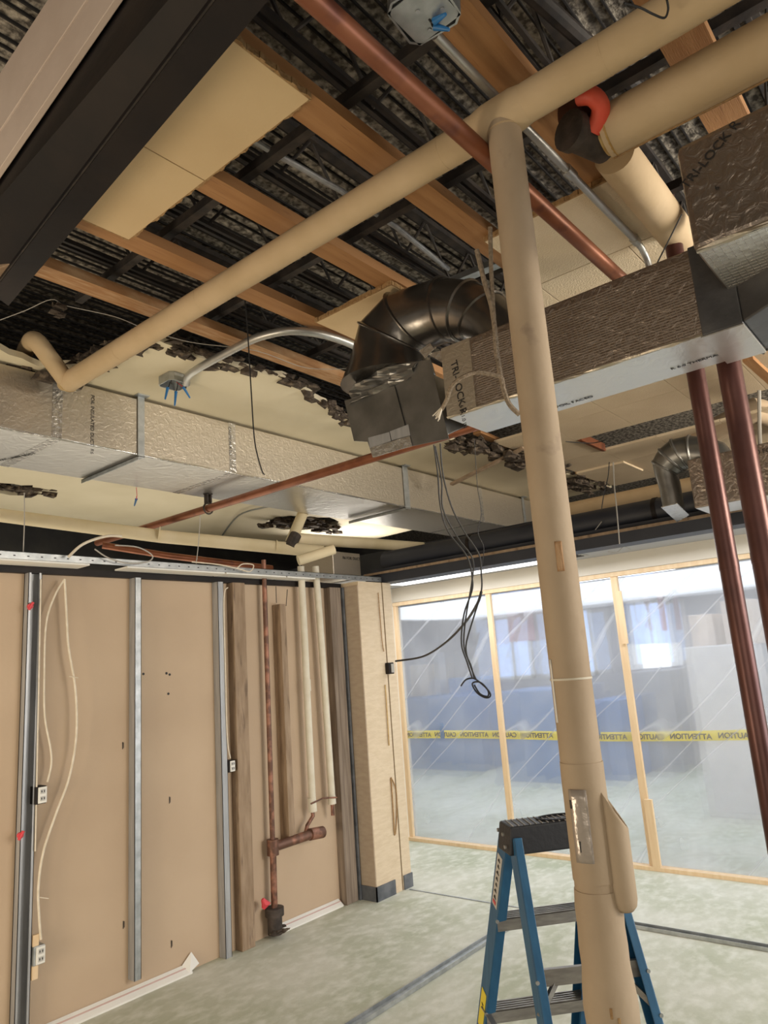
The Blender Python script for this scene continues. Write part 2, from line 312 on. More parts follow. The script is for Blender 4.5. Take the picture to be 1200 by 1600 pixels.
# pillar at the end of the partition
pl = MB().box((4.27,3.80,0), (4.56,4.5,2.36)).box((4.575,3.80,0), (4.68,4.7,2.36), 0)
tag(pl.build('wall_pillar', M_pillar), kind='structure')
tag(MB().box((4.262,3.802,.09), (4.27,4.02,2.33)).build('wall_pillar_side', M_pillsh), kind='structure')
tag(MB().box((4.255,3.79,0), (4.475,3.80,.10)).box((4.255,3.79,0), (4.262,4.02,.10)).box((4.58,3.79,0), (4.685,3.80,.10)).build('baseboard_pillar', M_vinyl), kind='structure')
tag(MB().box((4.685,4.72,0), (5.95,4.82,2.46)).build('wall_hall_end', M_header), kind='structure')
# ceilings of hall and far room, header above the plastic
tag(MB().box((4.80,-3.5,2.46), (11.9,8.3,2.485)).build('ceiling_far_room', M_farceil), kind='structure')
tag(MB().box((5.83,-3.5,2.315), (5.93,4.72,2.46)).build('trim_header', M_header), kind='structure')
tag(MB().box((11.6,-3.5,0), (11.7,8.4,2.46)).build('wall_far', M_farwall), kind='structure')
tag(MB().box((5.95,8.3,0), (11.6,8.4,2.46)).build('wall_far_left', M_farwall), kind='structure')
# floor tracks and thin saw lines
def track(a, b, name, label):
    a, b = V(a), V(b); d = (b-a).normalized(); q = V((-d.y, d.x, 0)); r = thing(name, a, label, 'track')
    MB().bar(a+V((0,0,.004)), b+V((0,0,.004)), .05, .006).build('web', M_galv, r)
    for s in (-1, 1): MB().bar(a+q*s*.026+V((0,0,.012)), b+q*s*.026+V((0,0,.012)), .003, .022).build('flange', M_galv, r)
track((1.9,2.70,0), (4.56,2.70,0), 'floor_track', 'long steel floor track left of the ladder, running towards the plastic wall')
track((4.64,2.62,0), (4.66,-1.8,0), 'floor_track', 'steel floor track right of the ladder, lying parallel to the plastic wall')
one(MB().bar((4.60,3.76,.003), (4.62,2.80,.003), .012, .005), 'floor_strip', M_galv, 'thin metal strip on the floor between the pillar foot and the ladder', 'strip')
# ================================================================== LEFT WALL ITEMS  (plane Y = 4.02)
def cstud(x, name, label, sgn=1):
    r = thing(name, (x,4.0,0), label, 'stud')
    MB().box((x-.036,4.012,0), (x+.036,4.02,2.325)).build('web', M_stud, r)
    MB().box((x-.036,3.965,0), (x-.033,4.02,2.325)).build('flange', M_stud, r)
    MB().box((x+.033,3.965,0), (x+.036,4.02,2.325)).build('flange', M_stud, r)
    MB().box((x-.036,3.965,0), (x-.022,3.968,2.325)).box((x+.022,3.965,0), (x+.036,3.968,2.325)).build('lip', M_stud, r)
    return r
cstud(1.795, 'steel_stud', 'grey steel stud with red plastic bushings, nearest the left edge')
def boxstud(x0, x1, label):
    r = thing('steel_stud', ((x0+x1)/2,4.0,0), label, 'stud')
    MB().box((x0,3.955,.09 if x0 < 2.6 else 0), (x1,3.958,2.325)).build('face', M_galv if x0 < 2.6 else M_stud, r)
    MB().box((x0,3.955,.09 if x0 < 2.6 else 0), (x0+.003,4.019,2.325)).build('flange', M_stud, r)
    MB().box((x1-.003,3.955,.09 if x0 < 2.6 else 0), (x1,4.019,2.325)).build('flange', M_stud, r)
boxstud(2.395, 2.437, 'plain bright steel stud standing midway between the two darker steel studs')
boxstud(3.015, 3.062, 'dark steel stud beside the knotty wooden stud, with small white outlet to its right')
for z, x in ((2.14,1.768), (.98,1.755)):
    one(MB().tube([(x,3.966,z), (x,3.950,z)], .015, 10).tube([(x-.01,3.951,z-.02), (x+.01,3.945,z+.02)], .008, 6), 'stud_bushing', M_red,
        'red plastic bushing in the leftmost steel stud, ' + ('near its top' if z > 2 else 'near knee height'), 'bushing')
def wstud(x0, x1, z0, z1, m, label, y=3.93, name='wooden_stud'):
    return one(MB().box((x0,y,z0), (x1,4.019,z1)), name, m, label, 'stud', bevel=.004)
wstud(3.14, 3.245, 0, 2.325, M_oldwood, 'wide knotty brown wooden stud standing left of the slim copper pipe', 3.95)
wstud(3.55, 3.605, .55, 2.18, M_oldwood, 'short brown wooden stud cut off above the horizontal copper stub')
wstud(4.10, 4.225, 0, 2.325, M_greywood, 'weathered grey wooden stud next to the drywall pillar', 3.95)
tag(MB().box((4.235,3.94,0), (4.252,4.02,2.325)).build('trim_3', M_vinyl), kind='structure')
# nails over the short stud
for k, (px, py) in enumerate([(432, 930), (447, 935)]):
    a = P(px, py+12, Y=3.93); b = P(px-1+k*3, py-14, Y=3.92)
    one(MB().tube([a, b], .003, 6), 'bent_nail', M_iron, 'long nail sticking up above the short wooden stud, '+('left one' if k == 0 else 'right one'), 'nail')
# slim copper drain with cast iron base and horizontal stub
r = thing('copper_drain', (3.425,3.96,0), 'slim vertical copper pipe with horizontal stub and cast iron foot on the left wall', 'pipe')
MB().tube(seg((3.43,3.955,2.5), (3.42,3.955,.56), 12), .017, 14).build('riser', M_cum, r, True)
MB().tube(seg((3.42,3.955,.56), (3.415,3.955,.17), 4), .022, 14).build('lower_pipe', M_cum, r, True)
MB().tube([(3.42,3.955,.60), (3.42,3.955,.50)], .04, 14).build('tee_fitting', M_cum, r, True)
MB().tube(seg((3.42,3.955,.55), P(488,1303,Y=3.90), 4), .032, 14).build('horizontal_stub', M_cum, r, True)
MB().tube([P(484,1304,Y=3.90), P(504,1300,Y=3.90)], .040, 14).build('end_cap', M_cum, r, True)
MB().tube([(3.415,3.955,.02), (3.415,3.955,.13), (3.415,3.955,.131), (3.415,3.955,.18), (3.415,3.955,.181)], [.048,.048,.062,.062,.03], 16).build('iron_hub', M_iron, r, True)
one(rubble([(3.38,3.93,.03), (3.50,3.93,.03)], 16, .02, .03), 'concrete_rubble', M_debris, 'small heap of broken concrete around the cast iron pipe foot', 'rubble', kind='stuff')
one(MB().tube([P(410,1405,Y=3.94), P(416,1412,Y=3.93), P(411,1420,Y=3.94)], [.012,.03,.012], 8), 'flagging_ribbon', M_red, 'crumpled pink-red ribbon beside the cast iron pipe foot', 'ribbon')
# two insulated risers
def riser(pts, y, label, joints, tail):
    q = [P(*p, Y=y) for p in pts]; r = thing('insulated_riser', q[-1], label, 'pipe')
    MB().tube(smoothpath(q, 5), .026, 18).build('lagging', M_insw, r, True)
    for (a, b) in joints: MB().tube([P(*a, Y=y), P(*b, Y=y)], .030, 18).build('joint_wrap', M_insw, r, True)
    MB().tube([P(*p, Y=y) for p in tail], .014, 10).build('copper_tail', M_cum, r, True)
riser([(470,885), (476,1000), (482,1130), (488,1250)], 3.94, 'left one of two white insulated risers on the left wall, with a taped joint', [((479,1062), (480,1080)), ((487,1246), (489,1268))], [(488,1262), (489,1275), (480,1290), (478,1300)])
riser([(493,885), (502,1000), (511,1130), (519,1252)], 3.94, 'right one of two white insulated risers on the left wall, ending above the floor', [((518,1244), (519,1256))], [(519,1250), (520,1274)])
one(MB().tube([P(486,1256,Y=3.90), P(505,1247,Y=3.90), P(526,1246,Y=3.90)], .006, 8), 'pipe_strap', M_cum, 'thin copper rod bridging the lower ends of the two white risers', 'bracket')
# electrical boxes and cables on the wall
def outlet(px, py, y, wd, ht, label, back=M_black):
    c = P(px, py, Y=y); r = thing('electrical_box', c, label, 'electrical box')
    MB().box((c.x-wd/2-.012, y, c.z-ht/2), (c.x+wd/2, 4.019, c.z+ht/2)).build('box', back, r, bevel=.003)
    MB().box((c.x-wd/2, y-.006, c.z-ht/2+.004), (c.x+wd/2, y, c.z+ht/2-.004)).build('cover_plate', M_white, r, bevel=.002)
    for s in (1, -1):
        MB().box((c.x-.012, y-.009, c.z+s*ht*.2-.011), (c.x+.012, y-.006, c.z+s*ht*.2+.011)).build('socket', M_stick, r)
        MB().box((c.x-.009, y-.0105, c.z+s*ht*.2-.004), (c.x-.005, y-.009, c.z+s*ht*.2+.006)).box((c.x+.005, y-.0105, c.z+s*ht*.2-.004), (c.x+.009, y-.009, c.z+s*ht*.2+.006)).build('slot', M_ink, r)
    return r
outlet(66, 1242, 3.95, .045, .088, 'white outlet in black box halfway up the leftmost steel stud')
outlet(63, 1492, 3.95, .045, .088, 'lower white outlet near the floor beside the leftmost steel stud', M_galv)
outlet(363, 1197, 3.95, .038, .074, 'small white outlet beside the knotty wooden stud')
one(MB().box(P(52,1462,Y=3.96), P(57,1528,Y=3.975)), 'wooden_shim', M_pine, 'narrow piece of new wood beside the lower white outlet', 'wood strip')
one(MB().tube(smoothpath([P(*p, Y=3.96) for p in [(101,905), (86,930), (72,975), (69,1060), (70,1120), (79,1170), (80,1195), (74,1222)]], 6), .0055, 8), 'armoured_cable', M_bx,
    'left branch of beige cable hanging from the wall top to the upper white outlet', 'cable')
o = thing('armoured_cable', P(63,1470,Y=3.96), 'long beige cable curving from the wall top down to the lower white outlet', 'cable')
MB().tube(smoothpath([P(*p, Y=3.955) for p in [(101,905), (104,960), (107,1010), (118,1080), (119,1150), (108,1215), (88,1270), (68,1330), (60,1385), (61,1430), (64,1468)]], 7), .0065, 8).build('jacket', M_bx, o)
for q in ((112,1057), (66,1402)): MB().tube([P(q[0]-4,q[1],Y=3.95), P(q[0]+10,q[1]+2,Y=3.945)], .0025, 6).build('cable_tie', M_bx, o)
one(MB().tube(smoothpath([P(*p, Y=3.95) for p in [(356,918), (350,935), (352,1040), (355,1150), (360,1185)]], 6), .004, 8), 'thin_cable', M_bx, 'thin pale cable running down the dark steel stud to the small outlet', 'cable')
one(MB().tube([P(64,905,Y=3.955), P(60,1100,Y=3.955), P(55,1330,Y=3.955)], .004, 8), 'thin_cable', M_bx, 'thin pinkish cable clipped along the right side of the leftmost steel stud', 'cable')
# paper strips at the wall foot
def strip(a, b, label, curl=True):
    r = thing('baseboard_strip', a, label, 'paper strip'); d = (V(b)-V(a)).normalized()
    MB().hexa([V(a)+V((0,0,0)), V(a)+V((0,-.05,0)), V(b)+V((0,-.05,0)), V(b)], [V(a)+V((0,0,.045)), V(a)+V((0,-.05,.010)), V(b)+V((0,-.05,.010)), V(b)+V((0,0,.045))]).build('strip', M_white, r)
    MB().hexa([V(a)+V((0,-.02,.0325)), V(a)+V((0,-.026,.0285)), V(b)+V((0,-.026,.0285)), V(b)+V((0,-.02,.0325))], [V(a)+V((0,-.02,.0345)), V(a)+V((0,-.026,.0305)), V(b)+V((0,-.026,.0305)), V(b)+V((0,-.02,.0345))]).build('red_line', M_fred, r)
    if curl:
        MB().sheet([V(b)+V((-.08,0,.01)), V(b)+V((-.02,-.05,.01)), V(b)+V((.06,-.03,.03)), V(b)+V((.02,-.01,.10))], .002).build('curled_end', M_white, r)
strip((1.9,4.015,0), (2.78,4.015,0), 'white paper strip with curled end at the foot of the left wall')
strip((3.50,4.015,0), (4.08,4.015,0), 'short flat white strip at the wall foot between iron pipe foot and grey stud', False)
# holes and marks on the gypsum paper
for k, (px, py) in enumerate([(224,1053), (260,1052), (265,1054), (263,1084)]):
    c = P(px, py, Y=4.019); tag(MB().tube([c, c+V((0,-.002,0))], .008, 7).build('screw_hole', M_ink), 'small dark screw hole in gypsum wall, ' + ['just right of the middle steel stud', 'upper left of three right of middle stud', 'upper right of three right of middle stud', 'lowest of three right of the middle stud'][k], 'hole')
for k, (px, py) in enumerate([(192,1165), (265,1250), (193,1445), (268,1475)]):
    c = P(px, py, Y=4.0185)
    t = thing('paper_stamp', c, 'tiny dark vertical print on gypsum paper, ' + ['at mid height left of the middle steel stud', 'at mid height right of the middle steel stud', 'low down left of the middle steel stud', 'low down right of the middle steel stud'][k], 'printed mark')
    MB().box((c.x-.004,c.y-.0005,c.z-.02), (c.x+.001,c.y+.0005,c.z+.02)).box((c.x+.003,c.y-.0005,c.z-.015), (c.x+.006,c.y+.0005,c.z+.017)).build('ink', M_iron, t)
# perforated angle and tile slivers over the wall
r = thing('slotted_angle', (1.5,3.86,2.36), 'long grey perforated steel angle running above the left wall', 'steel angle')
MB().box((-2,3.845,2.375), (4.75,3.848,2.415)).build('vertical_leg', M_galv, r)
MB().box((-2,3.845,2.412), (4.75,3.875,2.415)).build('top_leg', M_galv, r)
hl = MB()
for i in range(44): hl.box((1.55+i*.072,3.8445,2.390), (1.562+i*.072,3.8455,2.396))
hl.build('punched_holes', M_ink, r)
for k, (x0, x1) in enumerate([(.6,1.20), (1.22,2.05), (2.28,3.0), (3.01,3.55), (3.56,3.85)]):
    one(MB().box((x0,3.85,2.364), (x1-.004,3.99,2.374)), 'acoustic_panel', M_white, 'narrow white ceiling panel on top of the left wall, ' +
        ['beyond the left edge', 'directly above the leftmost steel stud', 'right of the dark gap', 'above the dark steel stud', 'last before the white risers'][k], 'ceiling panel')
# ================================================================== OLD PLASTER CEILING + DECK CONTENTS
def PZ(px, py, z=ZP): p = P(px, py, Z=z); return (p.x, p.y)
out = []
edge = [(0,546), (35,560), (60,572), (120,572), (160,560), (205,540), (250,533), (300,556), (380,575), (450,592), (520,640), (545,658)]
pts = [PZ(*e) for e in edge]+[(3.95,3.20), (4.8,3.10), (5.6,3.12), (6.4,3.02), (7.0,2.97), (7.7,2.95)]
for a, b in zip(pts[:-1], pts[1:]): out += [tuple(q[:2]) for q in jag((*a,0), (*b,0), .045, .018)]
out += [(7.7,2.95), (7.72,4.2), (7.66,5.8), (7.75,7.0), (7.0,7.6), (3.0,7.6), (-1.5,7.6), (-1.5,3.75)]
def hole(c, rx, ry, n=26):
    return [(c[0]+rx*math.cos(2*math.pi*i/n)*random.uniform(.75,1.15), c[1]+ry*math.sin(2*math.pi*i/n)*random.uniform(.75,1.15)) for i in range(n)]
h1 = PZ(470,818); h2 = PZ(12,764)
tag(slab('ceiling_plaster', [out, hole(h1,.50,.42), hole(h2,.30,.22)], ZP, .035, M_plaster), kind='structure')
one(rubble([V((*p,ZP+.02)) for p in pts[3:12]]+[V((3.9,3.2,ZP+.02))], 150, .032, .055, .04), 'torn_lath_edge', M_debris, 'ragged dark lath and plaster hanging along the broken edge of the cream ceiling', 'debris', kind='stuff')
one(rubble([V((*PZ(20,575),ZP)), V((*PZ(110,590),ZP)), V((*PZ(160,560),ZP))], 50, .035, .05, .05), 'torn_lath_edge', M_debris, 'clump of broken plaster around the far left hole where the insulated elbow goes up', 'debris', kind='stuff')
one(rubble([V((h1[0]-.5,h1[1],ZP)), V((h1[0],h1[1]-.25,ZP)), V((h1[0]+.55,h1[1],ZP))], 70, .05, .12, .09), 'torn_lath_edge', M_debris, 'frayed dark plaster around the hole above the yellowed horizontal pipes', 'debris', kind='stuff')
one(rubble([V((h2[0]-.3,h2[1]-.1,ZP)), V((h2[0]+.35,h2[1]-.1,ZP))], 34, .045, .07, .04), 'torn_lath_edge', M_debris, 'broken plaster around the small hole near the left edge below the foil duct', 'debris', kind='stuff')
one(rubble([V((4.75,3.05,ZP)), V((5.6,2.95,ZP)), V((6.3,2.9,ZP))], 90, .05, .12, .07), 'torn_lath_edge', M_debris, 'shredded lath between plaster and tiles, left of the thick insulated column', 'debris', kind='stuff')
one(rubble([P(885,742,Z=ZP), P(935,765,Z=ZP)], 40, .05, .15, .04), 'torn_lath_edge', M_debris, 'broken tile bits and wires right of the thick insulated column', 'debris', kind='stuff')
one(rubble([P(512,625,Z=3.42), P(540,655,Z=3.38)], 26, .022, .02, .05), 'mineral_wool_scrap', M_debris, 'hanging brown scrap of insulation left of the duct elbow', 'insulation', kind='stuff')
one(rubble([P(88,478,Z=3.42), P(98,492,Z=3.40)], 10, .02, .015, .03), 'plaster_scrap', M_debris, 'small scrap of plaster caught on a wire in the upper left opening', 'debris', kind='stuff')
# furring boards
def board(y, x0, x1, m, label, wd=.105, z=3.475, y2=None):
    y2 = y if y2 is None else y2
    return one(MB().hexa([(x0,y-wd/2,z), (x1,y2-wd/2,z), (x1,y2+wd/2,z), (x0,y+wd/2,z)], [(x0,y-wd/2,z+.05), (x1,y2-wd/2,z+.05), (x1,y2+wd/2,z+.05), (x0,y+wd/2,z+.05)]),
        'furring_board', m, label, 'board')
board(2.87, 1.27, 3.30, M_furr_d, 'lowest and leftmost brown furring board, with a white plaster line along its edge')
board(2.42, 1.2, 5.1, M_furr, 'brown furring board at the lower edge of the cream tile pair')
board(1.905, 1.15, 2.75, M_furr, 'brown furring board meeting the middle of the cream tile pair')
board(1.38, 1.08, 3.1, M_furr, 'wide brown furring board touching the top right corner of the cream tile pair', .115)
board(.835, 1.2, 2.75, M_furr, 'brown furring board just behind the galvanised conduit at top centre', .115)
board(.375, 1.75, 2.6, M_furr, 'short brown board above the big insulated pipe in the upper right corner', .13)
# ceiling tiles
def tile(x0, x1, y0, y1, label, m=M_tile, z=ZP, edge=False, grp=None):
    r = thing('ceiling_tile', ((x0+x1)/2,(y0+y1)/2,z), label, 'ceiling tile', grp)
    MB().box((x0+.002,y0+.002,z), (x1-.002,y1-.002,z+.022)).build('panel', m, r, bevel=.0015)
    if edge:
        mb = MB(); 
        for e in edge:
            a, b = {'x1': ((x1,y0),(x1,y1)), 'x0': ((x0,y0),(x0,y1)), 'y0': ((x0,y0),(x1,y0)), 'y1': ((x0,y1),(x1,y1))}[e]
            pp = jag((*a,0), (*b,0), .02, .005)+[V((*b,0))]
            for p, q in zip(pp[:-1], pp[1:]): mb.bar(p+V((0,0,z+.012)), q+V((0,0,z+.012)), .012*random.uniform(.5,1.4), .022)
        mb.build('torn_edge', M_edge, r)
    return r
tile(1.09, 1.408, 1.325, 1.868, 'smooth cream ceiling tile beside the black beam, upper right one of the pair', M_tile_s, edge=('x1','y0'))
tile(1.14, 1.408, 1.868, 2.375, 'smooth cream ceiling tile beside the black beam, lower left one of the pair', M_tile_s, edge=('x1','y1'))
tile(2.47, 3.0, 1.865, 2.375, 'single cream ceiling tile half hidden behind the round duct elbow', M_tile_s, edge=('x0','y0'))
tile(2.49, 3.0, .80, 1.36, 'rough cream ceiling tile between the insulated column and galvanised conduit, nearest of that patch', edge=('x0',))
tile(3.0, 3.52, .92, 1.375, 'rough cream ceiling tile directly above the foil duct, where the upper copper pipe ends')
tile(3.0, 3.52, 1.375, 1.90, 'sliver of rough cream ceiling tile beside the insulated column just above the foil duct')
tile(3.0, 3.52, .45, .92, 'cream ceiling tile above the foil duct behind the bent conduit end')
ys = [.45, .92, 1.38, 1.905, 2.40, 2.90]; od = ['first', 'second', 'third', 'fourth', 'fifth']
for j in range(4): tile(4.57, 5.09, ys[j], ys[j+1], 'cream ceiling tile in the row just beyond the big foil duct, %s from the right' % od[j])
for j in range(5): tile(5.09, 5.63, ys[j], ys[j+1], 'cream ceiling tile bordering the near side of the long dark opening, %s from the right' % od[j])
tile(5.63, 6.14, 2.40, 2.90, 'cream ceiling tile at the left end of the long dark opening beside the column', edge=('y0',))
for i, (a, b) in enumerate([(6.14,6.66), (6.66,7.18), (7.18,7.65)]):
    for j in range(1, 5):
        tile(a, b, ys[j], ys[j+1], 'cream ceiling tile beyond the long dark opening, %s row, %s from the right' % (od[i], od[j-1]), z=ZP-(.02 if (i, j) == (1,4) else 0), edge=('y1',) if j == 4 else None)
one(MB().box((5.63,2.36,ZP-.01), (6.14,2.39,ZP+.06)), 'opening_batten', M_cu, 'red-brown wooden batten at the left end of the dark ceiling opening', 'batten')
one(MB().bar(P(705,757,Z=3.25), P(818,700,Z=3.42), .05, .02), 'splintered_lath', M_oldwood, 'long splintered piece of wood hanging down left of the column', 'wood piece')
one(MB().bar(P(745,675,Z=3.5), P(830,712,Z=3.5), .07, .03), 'furring_board', M_furr, 'short brown board visible just below the foil duct, left of the column', 'board')
# steel joists along X
def joist(y, x0=1.15, x1=5.2, z0=3.68, z1=3.97, label=''):
    r = thing('steel_joist', ((x0+x1)/2,y,z0), label, 'joist')
    for s in (-1, 1): MB().bar((x0,y+s*.018,z0), (x1,y+s*.018,z0), .016, .022).build('bottom_chord', M_joist, r)
    MB().bar((x0,y,z1), (x1,y,z1), .045, .03).build('top_chord', M_joist, r)
    n = int((x1-x0)/.21)
    for i in range(n):
        a = (x0+i*.21, y, z0 if i % 2 else z1); b = (x0+(i+1)*.21, y, z1 if i % 2 else z0)
        MB().tube([a, b], .008, 6).build('web_rod', M_joist, r)
jl = ['topmost one, over the insulated pipe at upper right', 'over the big copper pipe at top centre', 'just above the wide furring board', 'midway between the cream tile pair and insulated pipe', 'above the lower end of the long insulated pipe', 'lowest left, above the white-edged furring board']
for y, l in zip((.25,.82,1.36,1.885,2.36,2.9), jl): joist(y, label='dark steel joist under the deck, '+l)
for k, x in enumerate((1.62, 2.22, 2.95)):
    one(MB().bar((x,.0,3.60), (x,3.2,3.60), .036, .04), 'carrier_channel', M_joist, 'dark steel channel crossing above the furring boards, ' + ['nearest the cream tile panel', 'above the middle of the long insulated pipe', 'above the round duct elbow'][k], 'channel')
one(MB().tube([P(350,190,Z=3.62), P(417,232,Z=3.62), P(533,298,Z=3.62), P(620,355,Z=3.62), P(700,420,Z=3.62)], .013, 10, ), 'old_conduit', M_stud, 'thin grey conduit running under the deck behind the long insulated pipe', 'conduit')
one(MB().bar(P(708,440,Z=3.5), P(785,408,Z=3.5), .05, .03), 'light_channel', M_galv, 'short bright metal channel just above the round duct elbow', 'channel')
one(MB().tube([(.2,1.05,3.85), (2.9,.62,3.85)], .03, 10), 'old_conduit', M_joist, 'dark round pipe close under the deck at top centre', 'pipe')
# ================================================================== NEAR BLACK BEAM, UPPER LEFT
zb = 3.25
def ext(a, b, t0, t1): return a+(b-a)*t0, a+(b-a)*t1
R0, R1 = ext(P(420,0,Z=zb), P(20,470,Z=zb), -.9, 1.03)
C0, C1 = ext(P(338,0,Z=zb), P(40,390,Z=zb), -.9, 1.30)
r = thing('steel_beam', R1, 'big black steel beam crossing the upper left corner', 'beam')
hgt = .20
L0, L1 = ext(P(178,0,X=C0.x), P(0,262,X=C1.x), 0, 1)
zt = (L0.z+L1.z)/2
MB().hexa([C0, R0, R1, C1], [q+V((0,0,.02)) for q in (C0, R0, R1, C1)]).build('bottom_flange', M_black, r)
wc = V((.012,0,0))
W0, W1 = ext(P(186,0,X=(C0.x+C1.x)/2-.012), P(0,274,X=(C0.x+C1.x)/2-.012), -.9, 1.75)
W0.z += .03; W1.z += .03
MB().hexa([C0+V((0,0,.02)), C0+V((.02,0,.02)), C1+V((.02,0,.02)), C1+V((0,0,.02))], [W0, W0+V((.02,0,0)), W1+V((.02,0,0)), W1]).build('web', M_black, r)
MB().bar(C0+V((-.001,0,.006)), C1+V((-.001,0,.006)), .006, .004).build('flange_edge', M_joist, r)
c = P(92,22,X=(C0.x+C1.x)/2-.012)
MB().box((c.x-.006,c.y-.04,c.z-.012), (c.x+.002,c.y+.04,c.z+.012)).build('paint_smear', M_greyc, r)
# pale trim boards on top of the beam's side
xm = (C0.x+C1.x)/2-.03
def trimstrip(q0, q1, q2, q3, lab):     # two picture lines of one vertical face, lengthened both ways
    e0, e1 = ext(P(*q0, X=xm), P(*q1, X=xm), -.9, 1.9); g0, g1 = ext(P(*q2, X=xm), P(*q3, X=xm), -.9, 1.9); t = V((.02,0,0))
    one(MB().hexa([e0, e0+t, e1+t, e1], [g0, g0+t, g1+t, g1]), 'pale_trim_board', M_trimw, lab, 'board', bevel=.002)
trimstrip((178,0), (0,262), (138,0), (0,208), 'narrow pale pinkish board right along the black beam in the upper left corner')
trimstrip((134,0), (0,203), (74,0), (0,114), 'wide pale pinkish board above the narrow one in the upper left corner')
a = P(0,392,X=C1.x-.05); b = P(32,440,X=C1.x-.02)
one(MB().hexa([P(-30,430,Z=zb+.03), P(34,405,Z=zb+.03), P(30,440,Z=zb+.03), P(-10,475,Z=zb+.03)], [p+V((0,0,.12)) for p in (P(-30,430,Z=zb+.03), P(34,405,Z=zb+.03), P(30,440,Z=zb+.03), P(-10,475,Z=zb+.03))]), 'beam_blocking', M_oldwood, 'brown wooden block tucked against the lower end of the black beam', 'wood block', bevel=.004)
# ================================================================== LEFT FOIL DUCT
YD0, YD1, ZD0, ZD1 = 3.815, 4.50, 3.066, 3.43
r = thing('foil_duct', (3.5,4.1,ZD0), 'long rectangular silver foil-faced duct along the left wall under the cream ceiling', 'duct')
MB().box((-1.5,YD0,ZD0+.002), (8.5,YD1,ZD1)).build('duct_body', M_duct, r, bevel=.006)
MB().box((-1.5,YD0+.012,ZD0), (4.9,YD1-.004,ZD0+.0015)).box((5.03,YD0+.012,ZD0), (8.5,YD1-.004,ZD0+.0015)).build('underside', M_ductb, r)
for x in (1.82, 3.06, 6.3):
    MB().box((x-.03,YD0-.0015,ZD0), (x+.03,YD0,ZD1)).box((x-.03,YD0,ZD0-.0015), (x+.03,YD1,ZD0)).build('foil_tape_joint', M_tapes, r)
MB().tube(seg((-1.5,YD0+.002,ZD0+.002), (8.5,YD0+.002,ZD0+.002), 60), .006, 6, wob=.4).build('taped_seam', M_tapes, r)
lettering('FOIL INSULATED DUCT  R6', .03, (2.02,YD0-.002,3.38), (0,0,-1), (1,0,0), r)
lettering('CAUTION R 6.0', .03, (3.03,YD0-.002,3.40), (0,0,-1), (1,0,0), r)
lettering('HVAC LINER DUCT', .035, (1.75,4.42,ZD0-.003), (.35,-.94,0), (-.94,-.35,0), r)
def dstrap(x, label, slant=0, wd=.045):
    q = thing('duct_strap', (x,YD0,ZD0), label, 'bracket')
    MB().box((x-wd/2,YD0-.010,ZD0-.02), (x+wd/2,YD0-.006,ZD1+.015)).build('side_leg', M_galv, q)
    MB().hexa([(x-wd/2,YD0-.010,ZD0-.014), (x+wd/2,YD0-.010,ZD0-.014), (x+wd/2-slant,YD1,ZD0-.014), (x-wd/2-slant,YD1,ZD0-.014)], [(x-wd/2,YD0-.010,ZD0-.010), (x+wd/2,YD0-.010,ZD0-.010), (x+wd/2-slant,YD1,ZD0-.010), (x-wd/2-slant,YD1,ZD0-.010)]).build('bottom_leg', M_galv, q)
    MB().hexa([(x-wd/2,YD0-.010,ZD0-.035), (x-wd/2+.003,YD0-.010,ZD0-.035), (x-wd/2+.003-slant,YD1,ZD0-.035), (x-wd/2-slant,YD1,ZD0-.035)], [(x-wd/2,YD0-.010,ZD0-.010), (x-wd/2+.003,YD0-.010,ZD0-.010), (x-wd/2+.003-slant,YD1,ZD0-.010), (x-wd/2-slant,YD1,ZD0-.010)]).build('lip', M_galv, q)
    MB().box((x-.045,YD0-.05,ZD1+.013), (x+.035,YD0+.0,ZD1+.019)).build('mounting_tab', M_galv, q)
dstrap(2.345, 'galvanised strap on the left foil duct, below the ceiling junction box')
dstrap(5.02, 'galvanised strap around the left foil duct, below the square end of the elbow', 0, .075)
dstrap(7.2, 'galvanised strap around the long foil duct, half hidden by the insulated column', 0, .05)
# ================================================================== MAIN FOIL DUCT  (X 2.40.., along Y)
X0, X1, Zb, Zt = 2.40, 2.705, 2.685, 3.00
r = thing('foil_duct', (2.55,1.0,Zb), 'dark-sided foil duct running behind the insulated column, bright underneath and printed at its left end', 'duct')
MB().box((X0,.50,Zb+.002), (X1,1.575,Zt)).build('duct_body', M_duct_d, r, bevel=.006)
MB().box((X0+.006,.50,Zb), (X1-.003,1.570,Zb+.0015)).build('underside', M_ductb, r)
MB().box((X0-.001,1.43,Zb), (X0,1.575,Zt)).build('end_tape', M_duct, r)
sc = MB()
for i in range(30): z = Zb+.01+i*.010; sc.box((X0-.0012,.52,z), (X0,1.42,z+.0016)) if i < 28 else None
for i in range(44): y = .52+i*.0205; sc.hexa([(X0-.0012,y,Zb+.01), (X0,y,Zb+.01), (X0,y+.0010,Zb+.01), (X0-.0012,y+.0010,Zb+.01)], [(X0-.0012,y+.03,Zt-.03), (X0,y+.03,Zt-.03), (X0,y+.031,Zt-.03), (X0-.0012,y+.031,Zt-.03)])
sc.build('scrim_threads', M_scrim, r)
MB().tube(seg((X0+.002,.50,Zb+.004), (X0+.002,1.575,Zb+.004), 30), .006, 6, wob=.5).build('taped_seam', M_duct, r)
q = P(704,566,X=X0-.003); lettering('TRI-LOCK R', .046, q, (0,-.10,-1), (0,-1,0), r); q = P(718,634,X=X0-.003); lettering('6 at 1.0 IN', .024, q, (0,-.10,-1), (0,-1,0), r)
lettering('TRI-LOCK  FOIL FACED', .030, (X1-.05,1.35,Zb-.002), (0,-1,0), (-1,0,0), r)
lettering('R 6.0 THERMAL', .026, (X0+.22,.72,Zb-.002), (0,-1,0), (-1,0,0), r)
